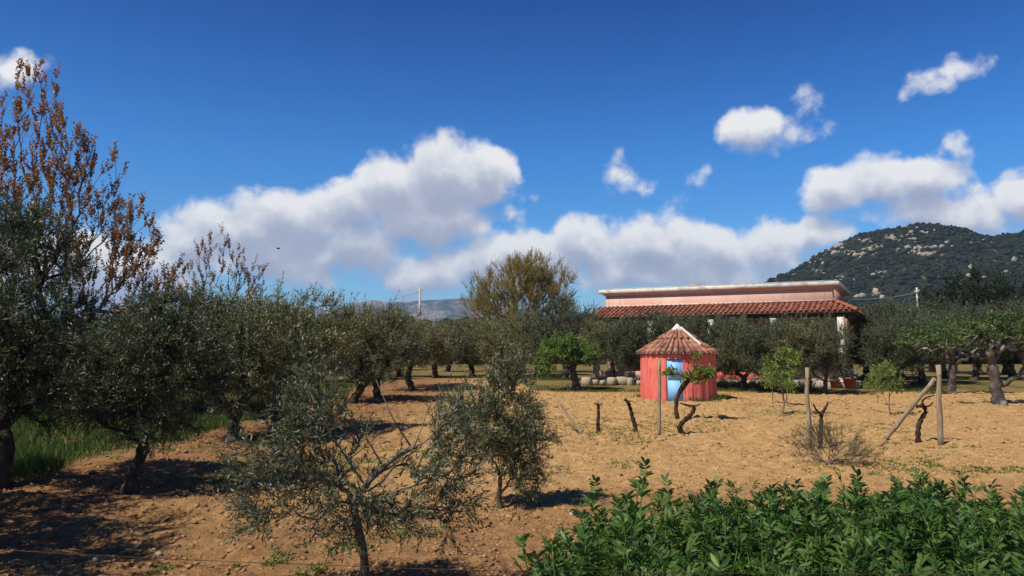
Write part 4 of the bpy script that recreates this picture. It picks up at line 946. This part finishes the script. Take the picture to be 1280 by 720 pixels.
#==BEANS==
# ------------------------------------------------------------------ broad beans
def bean_variant():
    root = empty('broad_bean_plant'); sb = MB(); P_, D_l, N_l, L_l = [], [], [], []
    for s_ in range(rng.integers(3, 6)):
        a = rng.random() * 6.28; h = rng.uniform(.60, .96); lean = rng.uniform(.05, .22)
        f = np.linspace(0, 1, 6); sx, sy = rng.normal(size=2) * .03
        pts = np.stack([sx + math.cos(a) * lean * f ** 1.4, sy + math.sin(a) * lean * f ** 1.4, h * f], -1)
        sb.tube(pts, np.linspace(.0075, .004, 6), 5); nn = int(h / .05); ph = rng.random() * 6.28
        for k in range(2, nn + 1):
            t = min(.995, k / nn); c = np.array([np.interp(t, f, pts[:, i]) for i in range(3)])
            ph += math.pi + rng.normal() * .5; e_ = .25 + 1.0 * t ** 2.0 + rng.normal() * .15
            dr = np.array([math.cos(ph) * math.cos(e_), math.sin(ph) * math.cos(e_), math.sin(e_)])
            pl = rng.uniform(.08, .15) * (1 if t < .8 else .6); sb.edges([c], [c + dr * pl], .002, .0015, 3)
            side = nrmz(np.cross(dr, [0, 0, 1.])); upv = np.cross(side, dr)
            for q in range(rng.integers(2, 4)):
                for sg in (-1, 1):
                    P_.append(c + dr * pl * (.45 + .28 * q)); D_l.append(dr * .75 + side * sg * (.9 - .2 * q) + rng.normal(size=3) * .18); N_l.append(upv + rng.normal(size=3) * .22); L_l.append(rng.uniform(.072, .108) * (1 if t < .85 else .75))
    sb.obj('stem', M['bean'], root)
    lb = MB(); L = np.array(L_l); rn = np.clip(rng.normal(.45, .2, len(L)), 0, 1); lb.leaves(np.array(P_), np.array(D_l), np.array(N_l), L, L * .33, rn, .16, True, .16)
    lb.obj('leaves', M['bean'], root, True); return root
beans = [bean_variant() for _ in range(7)]
BL = 'leafy green broad bean plant in the dense patch by the fence wire'; k = 0
for i in range(32):
    for j in range(26):
        x = .05 + i * .24 + random.uniform(-.1, .1); y = 2.9 + j * .185 + random.uniform(-.08, .08)
        edge = .16 + max(0, y - 4.4) * .33 + .25 * math.sin(y * 5)
        if x < edge or x > .66 * y + .9 or y > 6.75 + .25 * math.sin(x * 4): continue
        if y < 3.2 or random.random() < .12: continue
        if k > 295: continue
        o = beans[k % 7] if k < 7 else copy_tree(beans[k % 7]); k += 1
        s = random.uniform(.82, 1.08); place(o, x, y, random.uniform(0, 6.28), s); o.scale = (s, s, s * random.uniform(.9, 1.08)); tag(o, BL, 'bean plant', 'broad bean patch')
print('beans', k)

# ------------------------------------------------------------------ grass, weeds
def blades(mb, xx, yy, h, wd):
    n = len(xx); a = rng.random(n) * 6.28; le = rng.uniform(.15, .7, n)
    dd = np.stack([np.cos(a) * le, np.sin(a) * le, np.ones(n)], -1)
    mb.leaves(np.stack([xx, yy, gz(xx, yy) - .01], -1), dd, rng.normal(size=(n, 3)), h, wd, None, .1)
n = 60000; yy = 10 + rng.random(n) ** 1.3 * 32; xx = -7.4 - rng.random(n) ** 1.2 * (yy * .45 + 1.5); q = fbm(xx * .5, yy * .5, 3, 111)
keep = (xx < -7.6 + 1.2 * q * 2) & (q > -.16); xx, yy, q = xx[keep], yy[keep], q[keep]
mb = MB(); blades(mb, xx, yy, .14 + .30 * rng.random(len(xx)) + .25 * np.clip(q, 0, 1), .018)
tag(mb.obj('tall_grass', M['grass']), 'tall green grass in the strip beyond the turned soil', 'grass', kind='stuff')
n = 60000; yy = 38 + rng.random(n) * 16; xx = 1 + rng.random(n) * 35; q = fbm(xx * .4, yy * .4, 3, 120); keep = (q > -.02) & ~((xx > 3.5) & (yy > 47.5 - (xx - 4) * .52)); xx, yy = xx[keep], yy[keep]
mb = MB(); blades(mb, xx, yy, .06 + .20 * rng.random(len(xx)), .022)
tag(mb.obj('lawn_grass', M['grass']), 'short green grass under the olives before the house', 'grass', kind='stuff')
# grass tufts at the foot of the hut
mb = MB(); n = 1500; a = rng.random(n) * 6.28; rr = HR + .02 + rng.random(n) ** 2 * .5; xx = HX + np.cos(a) * rr; yy = HYc + np.sin(a) * rr
keep = (fbm(a * 2, a * 0 + 3, 2, 5) > -.02) & (np.abs(((a - (am % 6.2832)) + 3.1416) % 6.2832 - 3.1416) > .35); blades(mb, xx[keep], yy[keep], .10 + .22 * rng.random(keep.sum()), .02)
tag(mb.obj('hut_grass', M['grass']), 'grass tufts growing round the foot of the hut', 'grass', kind='stuff')
# sparse weeds on the soil, in patches
n = 60000; xx, yy = scatter(n, -1, 1, 6, 37, 1.1); xx = xx * (yy * .7 + .5); q = fbm(xx * .45, yy * .45, 3, 131) + .6 * fbm(xx * 2.2, yy * 2.2, 2, 135)
keep = (xx > -7.6) & (q > .165 + .1 * (yy < 8)); xx, yy = xx[keep], yy[keep]
mb = MB()
rep = 5; xx = np.repeat(xx, rep) + rng.normal(size=len(xx) * rep) * .025; yy = np.repeat(yy, rep) + rng.normal(size=len(yy) * rep) * .025
n = len(xx); a = rng.random(n) * 6.28; dd = np.stack([np.cos(a), np.sin(a), .25 + rng.random(n) * .9], -1)
mb.leaves(np.stack([xx, yy, gz(xx, yy)], -1), dd, np.tile([0, 0, 1.], (n, 1)) + rng.normal(size=(n, 3)) * .3, .03 + .05 * rng.random(n), .018, None, .15)
tag(mb.obj('field_weeds', M['weed']), 'sparse low green weeds sprouting on the tilled soil', 'weeds', kind='stuff')

# ------------------------------------------------------------------ far belt of trees on the plain (reads as one mass)
mb = MB(); n = 5000; yy = 110 + rng.random(n) ** 1.5 * 330; xx = (rng.random(n) - .5) * 2.2 * yy; hgt = 2 + 5.5 * np.clip(fbm(xx * .02, yy * .02, 2, 140) + .5, 0, 1)
lumps(mb, np.stack([xx, yy, rng.random(n) * hgt], -1), 1.6 + 1.6 * rng.random(n), .9, .4)
tag(mb.obj('distant_woodland', M['scrub']), 'dark band of distant woodland on the plain behind the grove', 'woodland', kind='stuff')

# ------------------------------------------------------------------ poles and lines
def pole(px, d, top_py, lab, r=.12, name='utility_pole'):
    p_ = P(px, top_py, d); o = empty(name, (p_[0], d, gh(p_[0], d) - .2)); tag(o, lab, 'pole'); h = p_[2]
    MB().tube([(0, 0, 0), (0, 0, h * .5), (0, 0, h)], [r * 1.25, r * 1.1, r], 10, True).obj('shaft', M['concrete'], o, True)
    MB().tube([(-.25, 0, h - .5), (.25, 0, h - .38)], [.04, .04], 6).obj('bracket', M['cable'], o)
    for q in (-.2, .2): MB().lathe([(0, 0), (.05, .01), (.07, .07), (.04, .12), (0, .14)], 10, (q, 0, h - .42 + q * .2)).obj('insulator', M['white'], o, True)
    return np.array([p_[0], d, h - .3])
def wire(pts, lab, r, sag, name='power_line', cat='power line', mat='cable'):
    mb = MB()
    for a, b in zip(pts[:-1], pts[1:]):
        f = np.linspace(0, 1, 16)[:, None]; q = np.asarray(a) * (1 - f) + np.asarray(b) * f; q[:, 2] -= (4 * sag * f * (1 - f)).ravel(); mb.tube(q, r, 5, True)
    return tag(mb.obj(name, M[mat], None, True), lab, cat)
t1 = pole(525, 85, 361, 'lone grey utility pole in front of the distant blue mountain')
t2 = pole(1146, 75, 361, 'thin grey utility pole standing before the rocky hill', .09)
hc = np.array([4.51, 47.1]) + e_u * 13.9 + np.array([.464, .886]) * 4.0
wire([t2, (hc[0], hc[1], 5.0)], 'overhead cable running from the pole by the hill to the house', .035, .25)
wire([t1, P(120, 400, 140)], 'thin overhead line sagging away from the lone grey pole', .03, 3.5)
# fence wire in front of the field
def fw(px, py): return P(px, py, 2.6)
for s_, px in ((-1, -420), (1, 1700)):
    p_ = fw(px, 705); o = empty('fence_post', (p_[0], 2.6, 0)); tag(o, 'low wooden fence post holding the rusty wire' , 'post', 'fence posts')
    MB().tube([(0, 0.05, -.1), (0, .05, 1.45)], [.05, .045], 9, True, .05).obj('shaft', M['wood_post'], o, True)
wire([fw(-420, 672), fw(0, 687), fw(400, 706), fw(700, 714), fw(1280, 717), fw(1700, 708)], 'thin rusty fence wire strung low across the front of the field', .0012, .004, 'fence_wire', 'wire', 'rust')

# ------------------------------------------------------------------ bird
b_ = P(348, 311, 60); o = empty('bird', tuple(b_), .6); tag(o, 'small dark bird flying in front of the white cloud', 'bird')
bb = MB(); f = np.linspace(0, 1, 9); bb.tube(np.stack([(f - .5) * .26, 0 * f, .02 * np.sin(f * 3.1)], -1), .045 * np.sin(f * 3.0 + .1) ** .7 + .004, 8)
bb.obj('body', M['feather'], o, True)
for s_ in (-1, 1):
    MB().add([(.06, s_ * .02, .02), (-.05, s_ * .02, .02), (.05, s_ * .14, .09), (-.06, s_ * .15, .085), (-.06, s_ * .30, .05), (.06, s_ * .02, .03), (-.05, s_ * .02, .028), (.05, s_ * .14, .10), (-.06, s_ * .15, .093)], [(0, 1, 3, 2), (5, 7, 8, 6)], [(2, 3, 4), (7, 4, 8)]).obj('wing', M['feather'], o)
MB().add([(-.11, -.03, .0), (-.11, .03, .0), (-.22, .05, .0), (-.22, -.05, .0)], [(0, 1, 2, 3)]).obj('tail', M['feather'], o)

# ------------------------------------------------------------------ air
hb = MB().box(-9400, 9400, -200, 9300, -12, 420).obj('haze', None); tag(hb, kind='stuff')
m = bpy.data.materials.new('haze'); m.use_nodes = True; m.node_tree.nodes.clear(); q = m.node_tree
pv = q.nodes.new('ShaderNodeVolumePrincipled'); pv.inputs['Color'].default_value = (.42, .66, 1, 1); pv.inputs['Density'].default_value = 1.0e-4; pv.inputs['Anisotropy'].default_value = .1
oo = q.nodes.new('ShaderNodeOutputMaterial'); q.links.new(pv.outputs[0], oo.inputs['Volume']); hb.data.materials.append(m)
